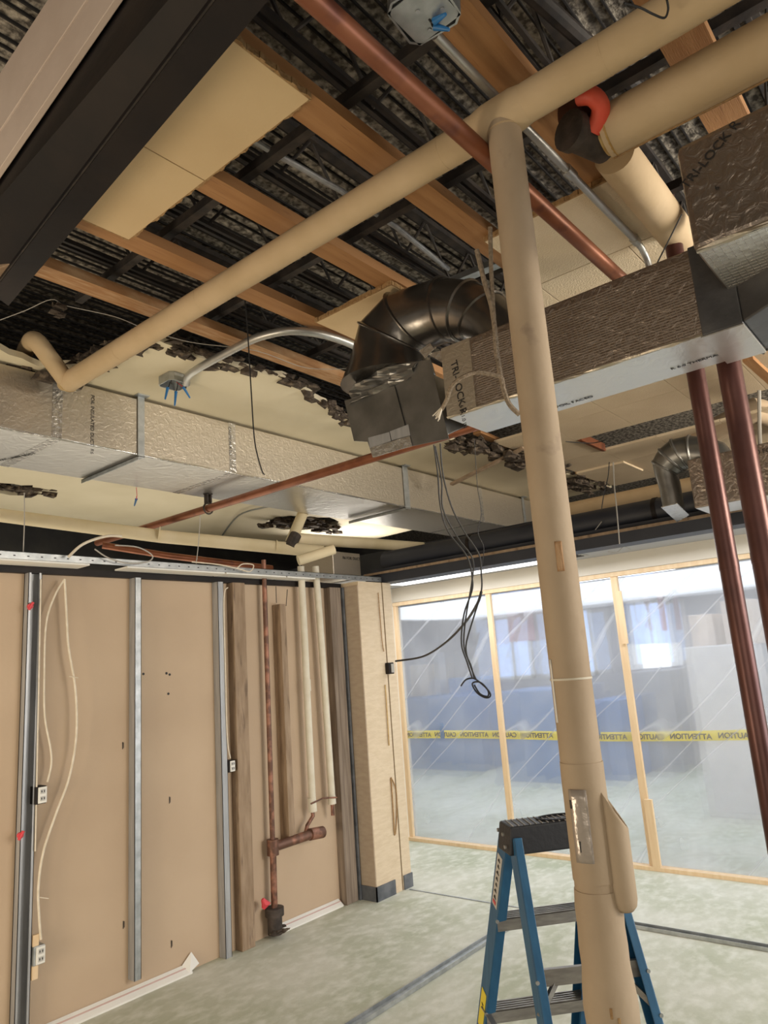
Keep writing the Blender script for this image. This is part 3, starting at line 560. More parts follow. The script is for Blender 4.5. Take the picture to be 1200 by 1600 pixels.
# ---------- round elbow
def elbow(rings, X, name, label, m_tube, boot, flat=True, nf=8):
    """gored elbow: (outer px, inner px) silhouettes on the plane X"""
    r = thing(name, P(*rings[0][0], X=X), label, 'duct elbow'); rs = []
    for o_, i_ in rings:
        a = P(*o_, X=X); b = P(*i_, X=X); c = (a+b)/2; e = (a-b)/2; R = e.length; n = 32
        rs.append([c+e*math.cos(2*math.pi*j/n)+V((1,0,0))*R*.95*math.sin(2*math.pi*j/n) for j in range(n)])
    mb = MB(); mb.rings(rs); o = mb.build('elbow_tube', m_tube, r, True)
    for k in boot:
        cc = sum(rs[k], V((0,0,0)))/32
        t = MB(); loop = [cc+(p-cc)*1.015 for p in rs[k]]; n = len(loop); R = .006; rr = []
        d = (sum(rs[min(k+1,len(rs)-1)], V())/32-sum(rs[max(k-1,0)], V())/32).normalized()
        rr = [[cc+(p-cc)*.99-d*R*1.6 for p in rs[k]], [cc+(p-cc)*1.06-d*R*.5 for p in rs[k]], [cc+(p-cc)*1.06+d*R*.5 for p in rs[k]], [cc+(p-cc)*.99+d*R*1.6 for p in rs[k]]]
        t.rings(rr, False).build('seam_band', m_tube, r, True)
    return r, rs
XE = 2.56
rg = [((550,618),(668,575)), ((562,575),(664,558)), ((577,512),(658,550)), ((620,463),(663,542)), ((697,436),(697,531)), ((744,440),(712,531)), ((782,458),(726,528)), ((812,488),(742,534)), ((830,530),(760,545)), ((838,565),(768,570))]
r, rs = elbow(rg, XE, 'duct_elbow', 'large dark round sheet metal elbow with ribbed seams, over the foil duct end', M_sheetd, (2,3,4,5,6))
# square boot below
bl = [P(582,714,X=2.44), P(701,685,X=2.44)]; zbt = 2.63
Ya, Yb = bl[0].y, bl[1].y
Yt0, Yt1 = P(552,625,X=2.44).y, P(672,575,X=2.44).y
top = [V((2.44,P(672,572,X=2.44).y,2.93)), V((2.70,P(672,572,X=2.44).y,2.93)), V((2.70,P(550,620,X=2.44).y,2.97)), V((2.44,P(550,620,X=2.44).y,2.97))]
bot = [V((2.44,Yb,zbt)), V((2.70,Yb,2.75)), V((2.70,Ya,2.75)), V((2.44,Ya,zbt))]
MB().hexa(bot, top).build('square_boot', M_sheetm, r, bevel=.004)
X_ = 2.432
def sheetpx(pts, X, name, m, par, t=.003):
    q = [P(*p, X=X) for p in pts]
    return MB().sheet(q, t).build(name, m, par)
sheetpx([(538,626), (616,603), (640,694), (553,689)], X_, 'patch_plate', M_sheetm, r, .004)
sheetpx([(575,684), (608,675), (611,689), (578,700)], X_-.004, 'patch_plate', M_stud, r)
sheetpx([(609,674), (638,663), (641,680), (612,688)], X_-.006, 'patch_plate', M_stud, r)
sheetpx([(578,700), (640,681), (644,697), (582,714)], X_-.008, 'silver_patch', M_tapes, r)
sheetpx([(617,570), (672,562), (701,685), (644,697)], X_-.003, 'patch_plate', M_sheetm, r)
n = 13; vs = []; rnd = random.Random(5)
cq = [P(553,590,X=2.425), P(655,560,X=2.425), P(640,592,X=2.425), P(545,632,X=2.425)]
for i in range(n):
    for j in range(n):
        u_, v_ = i/(n-1), j/(n-1); p = (cq[0].lerp(cq[1], u_)).lerp(cq[3].lerp(cq[2], u_), v_)
        p.x += .014*math.sin(7*u_+9*v_)+.010*math.sin(17*v_-5*u_)+rnd.uniform(-.006,.006); vs.append(p)
g = MB(); g.add(vs, [(i*n+j, i*n+j+1, (i+1)*n+j+1, (i+1)*n+j) for i in range(n-1) for j in range(n-1)])
o = g.build('crumpled_wrap', M_sheetm, r, False); q = o.modifiers.new('s', 'SOLIDIFY'); q.thickness = .003
sheetpx([(655,548), (672,536), (678,545), (664,560)], 2.405, 'foil_tape_scrap', M_tapes, r)
sheetpx([(668,553), (700,545), (724,552), (690,566)], 2.41, 'foil_tape_scrap', M_tapes, r)
# ---------- black wrapped transition and big box at right
Bx0, Bz0, Bz1 = 2.08, 2.81, 3.165
r = thing('foil_duct', (2.3,.1,Bz0), 'large foil-wrapped duct box in the upper right corner with black printed letters', 'duct')
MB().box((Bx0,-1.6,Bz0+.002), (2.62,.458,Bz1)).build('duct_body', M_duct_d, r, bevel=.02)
MB().box((Bx0+.015,-1.6,Bz0), (2.60,.445,Bz0+.0018)).build('underside', M_ductb, r)
sc = MB()
for i in range(26): sc.box((Bx0+.02+i*.020,-1.0,Bz0-.0008), (Bx0+.0212+i*.020,.44,Bz0))
for i in range(60): sc.box((Bx0+.02,.43-i*.02,Bz0-.0008), (2.59,.4312-i*.02,Bz0))
sc.build('scrim_threads', M_tapes, r)
MB().tube(seg((Bx0+.006,.45,Bz0+.004), (Bx0+.006,-1.6,Bz0+.004), 40), .008, 6, wob=.5).build('taped_seam', M_duct, r)
q = P(1072,296,X=Bx0-.003); q2 = P(1138,216,X=Bx0-.003); lettering('TRI-LOCK R', .040, q, q2-q, (0,0,1), r); q = P(1120,298,X=Bx0-.003); lettering('6', .022, q, (0,-1,.6), (0,0,1), r)
r = thing('duct_transition', (2.5,.48,2.69), 'black tape-wrapped transition joining the long foil duct to the larger box at right', 'duct')
a = [(X0-.006,.52), (X1+.004,.52)]
MB().hexa([V((X0-.006,.545,Zb-.004)), V((X1+.004,.545,Zb-.004)), V((X1+.004,.545,Zt+.004)), V((X0-.006,.545,Zt+.004))], [V((X0-.004,.42,Zb-.004)), V((X1+.004,.42,Zb-.004)), V((X1+.004,.42,Zt+.004)), V((X0-.004,.42,Zt+.004))]).build('black_wrap', M_tapeb, r, bevel=.004)
MB().hexa([V((X0-.002,.42,Zb)), V((X1,.42,Zb)), V((X1,.42,Zt)), V((X0-.002,.42,Zt))], [V((Bx0+.20,.18,Bz0-.10)), V((2.75,.18,Bz0-.10)), V((2.75,.18,Bz1-.02)), V((Bx0+.20,.18,Bz1-.02))]).build('black_wrap', M_tapeb, r, bevel=.006)
MB().box((X0-.004,.42,Zb-.009), (X1+.004,.55,Zb-.005)).build('silver_tape', M_ductb, r)
# crumpled torn foil
g = MB(); n = 9; base = [[None]*n for _ in range(n)]
c0, c1, c2, c3 = PD(1144,482,2.62), PD(1192,470,2.55), PD(1215,550,2.55), PD(1150,549,2.62)
vs = []
for i in range(n):
    for j in range(n):
        u_, v_ = i/(n-1), j/(n-1); p = (c0.lerp(c1, u_)).lerp(c3.lerp(c2, u_), v_)+V([random.uniform(-.014,.014) for _ in range(3)]); vs.append(p)
g.add(vs, [(i*n+j, i*n+j+1, (i+1)*n+j+1, (i+1)*n+j) for i in range(n-1) for j in range(n-1)])
o = g.build('torn_foil', M_tapes, None, False); sol = o.modifiers.new('s', 'SOLIDIFY'); sol.thickness = .004
tag(o, 'crumpled torn silver foil hanging from the right end of the black wrapped transition', 'foil')
one(MB().tube([PD(1148,551,2.9), PD(1215,538,2.9)], .018, 10), 'black_pipe_stub', M_black, 'short black tube just under the torn foil at the right edge', 'tube')
one(rubble([PD(1145,478,2.55), PD(1170,462,2.5), PD(1190,485,2.5)], 14, .014, .01, .01), 'fibreglass_tuft', M_debris, 'dark ragged fibreglass edge showing above the torn foil', 'insulation', kind='stuff')
# ================================================================== SECOND FOIL DUCT, far right
Fx = 4.12
r = thing('foil_duct', (4.25,.4,2.42), 'smaller foil duct far behind the two dark risers at the right edge', 'duct')
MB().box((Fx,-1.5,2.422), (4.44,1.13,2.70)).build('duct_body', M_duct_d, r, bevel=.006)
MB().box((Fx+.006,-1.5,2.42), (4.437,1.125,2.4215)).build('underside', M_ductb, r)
lettering('R 6.0 FOIL', .035, (Fx-.003,.83,2.645), (0,-1,0), (0,0,1), r)
rg2 = [((1036,792),(1070,800)), ((1031,765),(1066,775)), ((1024,742),(1062,752)), ((1020,722),(1058,741)), ((1031,702),(1068,735)), ((1050,687),(1077,731)), ((1078,681),(1086,733)), ((1106,683),(1098,734)), ((1132,692),(1112,735)), ((1150,712),(1125,745))]
r, rs = elbow(rg2, 4.28, 'duct_elbow', 'small crumpled silver duct elbow behind the two dark risers', M_sheetm, (3,4,5,6))
MB().sheet([P(1033,793,Z=2.43), P(1058,787,Z=2.43), P(1077,805,Z=2.43), P(1058,816,Z=2.43)], .004).build('foil_flap', M_tapes, r)
# ================================================================== BIG INSULATED PIPES
def pipe(name, pts, rad, m, label, cat='pipe', bands=(), capm=None, n=24, wob=.0, bandm=None):
    pts = [V(p) for p in pts]; r = thing(name, pts[0], label, cat); fine = []
    for a, b in zip(pts[:-1], pts[1:]): fine += seg(a, b, max(1, int((b-a).length/.08)))[:-1]
    fine.append(pts[-1]); MB().tube(fine, rad, n, wob=wob).build('lagging' if m in (M_ins, M_insc, M_insy) else 'tube', m, r, True)
    for t in bands:
        a, b = pts[0], pts[-1]; c = a.lerp(b, t); d = (b-a).normalized()
        MB().tube([c-d*.003, c+d*.003], rad*1.012, n).build('wrap_seam', bandm or m, r, True)
    return r
CX, CY, HZ = 1.79, .866, 3.34
# the long horizontal pipe, X = 1.79 along Y
r = pipe('insulated_pipe', [(CX,3.64,HZ), (CX,CY+.03,HZ)], .056, M_ins, 'long beige insulated pipe from the left foil duct up to the column head', bands=(.2,.45,.93), wob=.012)
MB().tube([(CX,3.70,HZ), (CX,3.63,HZ)], [.03,.056], 24).build('rounded_end', M_ins, r, True)
MB().tube([(CX-.0,3.665,HZ), (CX,3.63,HZ)], [.045,.0585], 20).build('mastic_collar', M_glue, r, True)
r = pipe('insulated_pipe', [(CX,CY-.03,HZ), (CX,-1.2,HZ)], .058, M_ins, 'beige insulated pipe continuing from the column head to the top edge of the picture', bands=(.15,), wob=.012)
r = thing('insulated_elbow', (CX,3.64,HZ), 'bent insulated elbow at the lower left end of the long beige pipe', 'pipe')
MB().tube(smoothpath([V((CX,3.64,HZ)), P(78,560,Z=3.42), P(55,532,Z=3.50), P(45,540,Z=3.6), P(40,548,Z=3.70)], 5), .048, 20).build('lagging', M_ins, r, True)
# column
r = thing('insulated_column', (CX,CY,0), 'thick vertical insulated column pipe wrapped in worn brown paper, in front of the ladder', 'pipe')
def zcol(py): return P(900, py, X=CX).z
fine = seg((CX,CY,HZ+.01), (CX,CY,1.10), 40)
MB().tube(fine, .0525, 28, wob=.01).build('lagging', M_insc, r, True)
MB().tube(seg((CX,CY,1.42), (CX,CY,1.14), 6), .0545, 28, wob=.012).build('joint_sleeve', M_insc, r, True)
MB().tube(seg((CX,CY,1.63), (CX,CY,1.625), 2), .0545, 28).build('wrap_seam', M_insw, r, True)
MB().tube(seg((CX,CY,1.12), (CX,CY,0), 26), [.0545+.004*math.sin(i*1.3)+(.007 if i > 2 else 0) for i in range(27)], 28, wob=.012).build('lower_jacket', M_insc, r, True)
camd = (EYE-V((CX,CY,H))); camd.z = 0; camd.normalize(); side = V((-camd.y, camd.x, 0))     # side: image left
if side.dot(rt) > 0: side = -side
def onface(z, s, R=.058): # point on pipe front at height z, lateral s (m, + right)
    k = math.sqrt(max(R*R-s*s, 0)); return V((CX,CY,z))-side*s+camd*k
def wrapstrip(z0, z1, s0, s1, R, name, m, n=6, amp=.0):
    mb = MB(); nz = 8; vs = []
    for i in range(nz+1):
        for j in range(n+1):
            z = z0+(z1-z0)*i/nz; s = s0+(s1-s0)*j/n; vs.append(onface(z, s, R+random.uniform(-amp, amp)))
    mb.add(vs, [(i*(n+1)+j, i*(n+1)+j+1, (i+1)*(n+1)+j+1, (i+1)*(n+1)+j) for i in range(nz) for j in range(n)])
    o = mb.build(name, m, r, True); q = o.modifiers.new('s', 'SOLIDIFY'); q.thickness = .0015; return o
wrapstrip(1.36, 1.19, -.040, .003, .0585, 'clear_tape', M_ctape, amp=.0012)
wrapstrip(1.985, 1.905, .0, .018, .0540, 'torn_patch', M_furr_d, amp=.001)
wrapstrip(1.68, 1.52, -.050, -.046, .0545, 'tape_edge', M_white)
for z, s in ((.88,-.004), (.86,.012), (.70,.012), (.58,.016), (.45,.012)):
    wrapstrip(z, z-.022, s, s+.006, .0665, 'staple_tear', M_edge)
wrapstrip(1.335, 1.315, -.040, -.036, .0595, 'staple_tear', M_ink); wrapstrip(1.24, 1.215, -.028, -.025, .0595, 'staple_tear', M_ink)
# curled sleeve flap on the right of the column
q = V((CX,CY,0))-side*.060+camd*.012
fl = MB(); nn = 18; outer = []
for (z, e, tl) in ((1.315,.0,.055), (1.30,.0,.045), (1.10,.0,0), (1.085,-.003,0), (1.075,-.012,0)):
    outer.append([V((q.x,q.y,z-tl*math.cos(2*math.pi*j/nn)))+(-side*math.cos(2*math.pi*j/nn)+camd*math.sin(2*math.pi*j/nn))*(.031+e) for j in range(nn)])
fl.rings(outer, False); o = fl.build('curled_sleeve', M_insc, r, True); s_ = o.modifiers.new('s', 'SOLIDIFY'); s_.thickness = .003
MB().tube([(CX,CY,HZ-.06), (CX,CY,HZ-.055)], .0545, 28).build('head_seam', M_ins, r, True)
# head fitting
r = thing('tee_fitting', (CX,CY,HZ), 'wrapped tee joint where the column meets the two horizontal beige pipes', 'pipe')
MB().tube([(CX,CY+.085,HZ), (CX,CY+.05,HZ), (CX,CY-.05,HZ), (CX,CY-.085,HZ)], [.058,.064,.064,.058], 24).build('sleeve', M_ins, r, True)
# thick insulated pipe top right (Y direction) + branch
pr = thing('insulated_pipe', P(945,215,Z=3.36), 'thickest beige insulated pipe in the upper right corner, above the printed duct box', 'pipe')
a = P(948,208,Z=3.34); b = V((a.x,-1.2,3.34))
MB().tube(seg(a, b, 20), .082, 28, wob=.01).build('lagging', M_ins, pr, True)
MB().tube([a+V((0,.012,0)), a+V((0,-.02,0))], [.07,.085], 24).build('glued_end', M_glue, pr, True)
MB().bar(a+V((.03,0,-.078)), b+V((.03,0,-.078)), .006, .004).build('lap_seam', M_edge, pr)
r = thing('insulated_pipe', P(980,280,Z=3.34), 'beige insulated pipe descending to the right behind the steel conduit towards the duct', 'pipe')
MB().tube(seg(P(960,240,Z=3.42), P(1062,372,Z=3.42), 10), .074, 26, wob=.012).build('lagging', M_ins, r, True)
# red pipe fitting between them
r = thing('pipe_coupling', P(905,185,Z=3.40), 'dark pipe coupling with a bright red collar beside the thickest insulated pipe', 'pipe fitting')
MB().tube(seg(P(893,205,Z=3.33), P(945,228,Z=3.33), 4), .056, 22).build('coupling', M_iron, r, True)
MB().tube([P(888,203,Z=3.33), P(898,207,Z=3.33)], .064, 22).build('coupling_ring', M_iron, r, True)
MB().tube(smoothpath([P(905,150,Z=3.40), P(925,150,Z=3.38), P(938,165,Z=3.36), P(936,185,Z=3.34), P(926,205,Z=3.32)], 4), .029, 18).build('red_collar', M_redpaint, r, True)
MB().tube([P(885,165,Z=3.44), P(915,168,Z=3.44)], .065, 18).build('dark_valve', M_cud, r, True)
# copper pipes
pipe('copper_pipe', [(.9,.95,3.25), (1.7,.942,3.25), (3.1,.935,3.25)], .029, M_cu, 'thick copper pipe running from the top edge under the beige pipe and behind the column', cat='pipe')
cl = P(150,848,Z=2.95); cr_ = P(737,674,Z=2.95)
pipe('copper_pipe', [(3.27,cl.y,2.95), (3.27,.7,2.95)], .030, M_cu, 'long red-brown copper pipe slanting from the far left wall top to under the elbow', n=16)
pipe('copper_pipe', [P(160,852,Y=5.4), P(260,868,Y=5.2), P(425,888,Y=5.0)], .028, M_cu, 'dull copper pipe running low above the wall behind the perforated angle', n=14)
r = thing('pipe_hanger', P(322,794,Z=2.95), 'small iron clamp hanging the slanting copper pipe under the foil duct', 'bracket')
q = V((3.27,P(322,794,Z=2.95).y,2.95))
MB().tube([q+V((math.cos(t)*.042,0,math.sin(t)*.042)) for t in [i*math.pi/8 for i in range(17)]], .007, 6).build('ring', M_iron, r)
MB().box(q+V((-.022,-.02,.04)), q+V((-.012,.02,.12))).box(q+V((.012,-.02,.04)), q+V((.022,.02,.12))).box(q+V((-.03,-.02,.11)), q+V((.03,.02,.12))).build('bracket_arm', M_iron, r)
# yellowed pipes over the partition
y1 = [P(-40,800,Y=5.6), P(0,805,Y=5.6), P(250,838,Y=4.9), P(505,862,Y=4.15)]
pipe('yellowed_pipe', y1, .052, M_insy, 'long yellowed insulated pipe running just above the left wall', bands=(.5,.85), n=18)
pipe('yellowed_pipe', [P(463,842,Y=4.35), P(560,848,Y=4.3), P(690,857,Y=4.2)], .050, M_insy, 'yellowed insulated pipe continuing right from the short elbow towards the dark soffit', n=18)
pipe('yellowed_pipe', [P(474,800,Y=4.6), P(455,846,Y=4.35)], .048, M_insy, 'short yellowed pipe dropping out of the ceiling hole', n=18)
pipe('yellowed_pipe', [P(466,876,Y=4.0), P(522,858,Y=3.85)], .040, M_insy, 'short yellowed cross pipe joining the tops of the two white risers', n=18)
one(MB().tube([P(462,836,Y=4.3), P(452,856,Y=4.3)], .05, 12), 'pipe_collar', M_iron, 'dark broken collar at the foot of the short dropping pipe', 'pipe fitting')
# dark copper risers at the right
def rz(X, px, py, rad, label):
    p = P(px, py, X=X); r = thing('copper_riser', (X,p.y,0), label, 'pipe')
    MB().tube(seg((X,p.y,3.6), (X,p.y,0), 24), rad, 20).build('tube', M_cud, r, True)
    MB().tube([(X,p.y,2.0), (X,p.y,1.96)], rad*1.03, 20).build('coupling', M_cud, r, True)
rz(2.98, 1085, 570, .036, 'left one of two tall dark copper risers at the right edge')
rz(2.86, 1137, 560, .043, 'right one of two tall dark copper risers at the right edge, the thicker')
# galvanised conduit with box, top centre
r = thing('steel_conduit', P(900,290,Z=3.3), 'straight galvanised conduit from the upper junction box past the column to the duct', 'conduit')
MB().tube([(1.47,.885,3.425), (2.42,.872,3.425), (2.90,.866,3.425)], .0145, 14).build('tube', M_emt, r, True)
MB().tube([(2.27,.874,3.425), (2.33,.873,3.425)], .020, 14).build('coupling', M_emt, r, True)
MB().tube([(2.91,.866,3.425), (2.95,.866,3.425)], .020, 14).build('coupling', M_emt, r, True)
MB().tube(smoothpath([(2.90,.866,3.425), (3.0,.866,3.42), (3.06,.866,3.38), (3.08,.866,3.3)], 4), .0145, 14).build('bent_end', M_emt, r, True)
def jbox(c, ax, ay, az, s, h, label, flip=1):
    r = thing('junction_box', c, label, 'junction box'); ax, ay, az = V(ax).normalized(), V(ay).normalized(), V(az).normalized(); c = V(c)
    oc = [(-1,-.7), (-.7,-1), (.7,-1), (1,-.7), (1,.7), (.7,1), (-.7,1), (-1,.7)]
    lo = [c+ax*x*s+ay*y*s for x, y in oc]; hi = [p+az*h for p in lo]; li = [c+ax*x*s*.93+ay*y*s*.93 for x, y in oc]
    t = MB(); t.rings([li, lo, hi], False); t.add(hi, [tuple(range(8))]); o = t.build('box_shell', M_galv, r)
    q = o.modifiers.new('s', 'SOLIDIFY'); q.thickness = .0015
    return r, ax, ay, az
def wirenut(par_pos, tip, label, wire_from, wm=M_wire, g=None):
    r = thing('wire_connector', tip, label, 'wire nut', g); a, b = V(par_pos), V(tip); d = (b-a).normalized()
    MB().tube([a, a+d*.010, b-d*.004, b], [.010,.0085,.005,.004], 10).build('nut', M_blue, r, True)
    MB().tube(smoothpath([V(wire_from), (V(wire_from)+a)/2+V((.005,.004,0)), a+d*.004], 4), .0028, 6).build('wire_end', wm, r)
c = V((2.325,3.42,3.395))
r, ax, ay, az = jbox(c, (1,0,0), (0,1,0), (0,0,1), .072, .05, 'galvanised junction box hanging from the cream ceiling with blue wire nuts')
for sx in (-1, 1): MB().tube([c+V((sx*.05,-.045,-.02)), c+V((sx*.05,-.045,.02))], .003, 6).build('cover_screw', M_iron, r)
MB().tube([c+V((.045,-.03,.012)), c+V((.06,-.06,.012))], .016, 12).build('connector', M_galv, r, True)
for k, (p0, p1, wf, wm) in enumerate([((262,606),(258,624),(266,596),M_wire), ((275,612),(273,634),(278,598),M_wire), ((286,604),(297,622),(276,597),M_red)]):
    wirenut(P(*p0,Y=3.42), P(*p1,Y=3.42), 'blue wire nut dangling from the ceiling junction box, ' + ['leftmost', 'middle', 'rightmost, on a red wire'][k], P(*wf,Y=3.42), wm)
one(MB().tube(smoothpath([c+V((.05,-.05,.012)), P(300,582,Z=3.40), P(370,543,Z=3.43), P(410,525,Z=3.44), P(460,517,Z=3.44), P(520,527,Z=3.44), P(575,552,Z=3.42), P(640,600,Z=3.40)], 7), .022, 14), 'flexible_conduit', M_emt,
    'grey curved conduit arching from the ceiling junction box to the round elbow', 'conduit', smooth=True)
c = P(663,22,Z=3.33)
r, ax, ay, az = jbox(c, (1,.12,0), (-.12,1,0), (.12,.02,1), .078, .05, 'square galvanised junction box at the top edge of the picture')
MB().box(c+V((-.068,-.068,.0)), c+V((.068,.068,.002))).build('cover', M_galv, r)
for k in range(5): q = c+V((random.uniform(-.05,.05), random.uniform(-.05,.05), -.001)); MB().tube([q, q+V((0,0,-.002))], .006, 10).build('knockout', M_stud, r)
wirenut(c+V((.045,0,-.005)), c+V((.058,-.035,-.03)), 'blue wire nut at the corner of the top junction box, lower one', c+V((.03,.0,0)))
wirenut(c+V((.03,-.01,-.006)), c+V((.022,-.05,-.02)), 'blue wire nut at the corner of the top junction box, upper one', c+V((.02,.0,0)))
# ================================================================== CABLES, WIRES, ROPE
def cable(pts, rad, m, name, label, cat='cable', sub=5, d=None, **pl):
    q = [PD(*p, d) if d else (PD(p[0], p[1], p[2]) if len(p) == 3 else P(*p, **pl)) for p in pts]
    return one(MB().tube(smoothpath(q, sub), rad, 7), name, m, label, cat, smooth=True)
D = 3.0
cable([(678,695), (684,740), (688,790), (700,830), (730,870), (738,905), (737,925), (725,960), (721,1005), (730,1035), (738,1060)], .0035, M_wire, 'hanging_cable', 'thin black cable hanging from the elbow, leftmost strand, down to the coil', d=D)
cable([(680,697), (690,750), (692,795), (715,840), (738,872), (738,905), (728,965), (725,1010), (736,1040), (741,1060)], .0035, M_wire, 'hanging_cable', 'thin black cable hanging from the elbow, middle strand, down to the coil', d=D)
cable([(688,693), (692,740), (705,790), (725,830), (748,865), (752,895), (752,925), (740,965), (728,1010), (735,1040), (744,1062)], .0035, M_wire, 'hanging_cable', 'thin black cable hanging from the elbow, rightmost strand, down to the coil', d=D)
cable([(720,1072), (728,1062), (740,1060), (752,1068), (764,1080), (766,1088), (758,1090), (745,1082), (738,1068), (750,1066), (762,1078), (762,1088), (750,1084), (741,1070)], .0035, M_wire, 'cable_coil', 'small looped coil of black cable ends hanging at the bottom of the strands', d=D)
q = [PD(752,925,D), PD(745,945,3.1), PD(725,975,3.5), PD(695,1005,4.0), PD(660,1026,4.5), PD(618,1033,4.72)]
one(MB().tube(smoothpath(q, 6), .006, 8), 'swagged_cable', M_wire, 'black cable swagging left from the strands to the switch box on the pillar', 'cable', smooth=True)
sw = P(612,1043,Y=3.76)
r = thing('switch_box', sw, 'small black electrical box hanging on the corner of the drywall pillar', 'electrical box')
MB().box(sw+V((-.035,-.0,-.05)), sw+V((.03,.039,.04))).build('box', M_black, r, bevel=.004)
MB().box(sw+V((-.01,-.006,-.04)), sw+V((.025,-.0,.03))).build('device', M_greyc, r)
cable([(381,450), (387,520), (393,620), (398,690), (408,732), (413,742)], .0035, M_wire, 'hanging_wire', 'dark wire hanging from the long beige pipe in front of the left duct', d=3.6)
cable([(741,688), (742,700), (746,760), (752,800), (747,832), (756,856), (752,890)], .002, M_wire, 'hanging_wire', 'very thin wire hanging right of the black cable strands', d=4.2)
cable([(38,770), (38,820), (36,868)], .003, M_greyc, 'hanger_wire', 'pale hanger wire dropping to the perforated angle near the left edge', Y=3.86)
cable([(313,805), (310,850), (306,884)], .003, M_greyc, 'hanger_wire', 'pale hanger wire dropping from the copper pipe clamp', Y=3.86)
cable([(107,870), (130,850), (165,838), (190,838)], .008, M_bx, 'loose_cable', 'pale cable looping down left of the slanting copper pipe end', Y=3.80)
cable([(148,858), (170,872), (200,880), (230,878), (238,868), (215,855), (180,852)], .004, M_greyc, 'loose_cable', 'pale cable loop lying on the perforated angle', Y=3.80)
cable([(300,878), (340,882), (370,888), (390,893), (396,883), (380,881), (370,888)], .004, M_bx, 'loose_cable', 'small pale cable loop on the perforated angle above the knotty stud', Y=3.80)
cable([(345,840), (372,806), (412,793), (440,790)], .010, M_emt, 'bent_conduit', 'bent grey conduit on the cream ceiling left of the plaster hole', Z=3.40)
cable([(0,500), (40,485), (80,468), (105,478), (180,495), (230,515), (300,535), (400,548), (480,575), (560,575)], .002, M_greyc, 'tie_wire', 'long thin pale wire strung across the openings from the left edge to the elbow', Z=3.44)
cable([(213,762), (214,774), (213,782)], .0025, M_red, 'hanging_wire', 'tiny red wire hanging below the left foil duct', Z=3.0)
wirenut(P(213,780,Z=3.0), P(210,790,Z=3.0), 'single blue wire nut hanging alone below the left foil duct', P(213,776,Z=3.0), M_red)
cable([(975,5), (1000,12), (1020,22), (1038,28), (1044,15), (1042,0)], .003, M_wire, 'loose_wire', 'thin black wire curling on the beige pipe at the top edge', Z=3.27)
cable([(1197,0), (1196,80), (1196,140), (1200,190)], .004, M_wire, 'hanging_wire', 'thin dark wire at the right edge crossing the thickest pipe', d=2.3)
cable([(1012,440), (1035,395), (1060,345), (1065,335)], .003, M_wire, 'loose_wire', 'thin dark wire over the duct corner near the bent conduit end', d=2.75)
cable([(958,722), (960,760), (964,800), (968,850)], .004, M_greyc, 'hanging_wire', 'thin grey wire hanging from the long dark ceiling opening right of the column', d=4.6)
cable([(952,722), (950,745), (944,770), (940,795)], .003, M_wire, 'hanging_wire', 'thin curling wire beside the grey wire below the ceiling opening', d=4.5)
cable([(895,862), (920,840), (940,815)], .003, M_greyc, 'loose_wire', 'thin pale wire slanting across the dark duct right of the column', d=5.0)
cable([(950,862), (965,862), (975,854), (985,858)], .003, M_greyc, 'loose_wire', 'short crinkled wire on the dark beam above the plastic wall', d=5.0)
cable([(1186,610), (1187,680), (1190,720), (1200,760)], .010, M_greyc, 'hanging_cable', 'thick grey cable hanging at the right edge beside the thicker riser', d=3.9)
cable([(884,690), (910,692), (928,692), (945,688)], .004, M_wire, 'loose_wire', 'short dark wire lying across the tile right of the column', Z=3.42)
# jute rope
rp = [(745,390,2.5), (757,440,2.5), (768,478,2.5), (774,520,2.52), (778,560,2.55), (785,600,2.55), (795,630,2.55), (812,648,2.55)]
cable(rp, .009, M_rope, 'jute_rope', 'frayed brown rope hanging down beside the column in front of the elbow', 'rope')
cable([(766,355,2.5), (768,430,2.5), (772,500,2.5), (776,560,2.5)], .008, M_rope, 'jute_rope', 'straight brown rope hanging vertically just left of the column', 'rope')
rr = thing('jute_rope', PD(690,640,2.6), 'looped brown rope across the printed duct end with a frayed tip', 'rope')
MB().tube(smoothpath([PD(*p) for p in [(785,600,2.5), (783,590,2.5), (768,585,2.5), (745,582,2.5), (722,590,2.5), (705,605,2.52), (698,625,2.55), (690,640,2.58)]], 5), .008, 7).build('strand', M_rope, rr, True)
fr = MB()
for k in range(9): fr.tube([PD(692,634,2.57), PD(682+random.uniform(-8,6), 652+random.uniform(-4,8), 2.57+random.uniform(-.01,.01))], .0018, 4)
fr.build('frayed_tip', M_bx, rr)
# ================================================================== FAR BEAM, SOFFIT AND DARK DUCTS
r = thing('steel_beam', (4.7,1,2.36), 'long dark navy steel beam above the plastic wall', 'beam')
MB().box((4.62,-2.5,2.365), (4.80,4.02,2.385)).build('bottom_flange', M_navy, r)
MB().box((4.62,-2.5,2.385), (4.64,4.02,2.44)).build('fascia', M_navy, r)
MB().box((4.60,-2.5,2.44), (4.66,4.02,2.458)).build('ledge', M_oldwood, r)
MB().box((4.70,-2.5,2.385), (4.72,4.02,2.50)).build('web', M_navy, r)
r = thing('dark_duct', (5.15,1,2.8), 'dark round duct running just above the far navy beam', 'duct')
MB().tube(seg((4.90,4.0,2.585), (4.90,-2.4,2.585), 24), .09, 28).build('shell', M_navy, r, True)
for y in (1.6,.2,3.1): MB().tube([(4.90,y,2.585), (4.90,y-.03,2.585)], .096, 28).build('joint_ring', M_black, r, True)
pipe('insulated_pipe', [V((5.3,P(845,806,X=5.3).y,P(950,790,X=5.3).z)), V((5.3,-2.0,P(950,790,X=5.3).z))], .085, M_ins, 'thick beige pipe high behind the dark round duct, right of the column', n=24)
tag(MB().box((5.75,-3,2.52), (5.80,7.2,2.86)).build('wall_soffit', M_navy), kind='structure')
q0 = P(505,868,Y=4.25)
r = thing('foil_duct', (q0.x,4.2,2.45), 'short pale foil duct box above the right end of the left wall', 'duct')
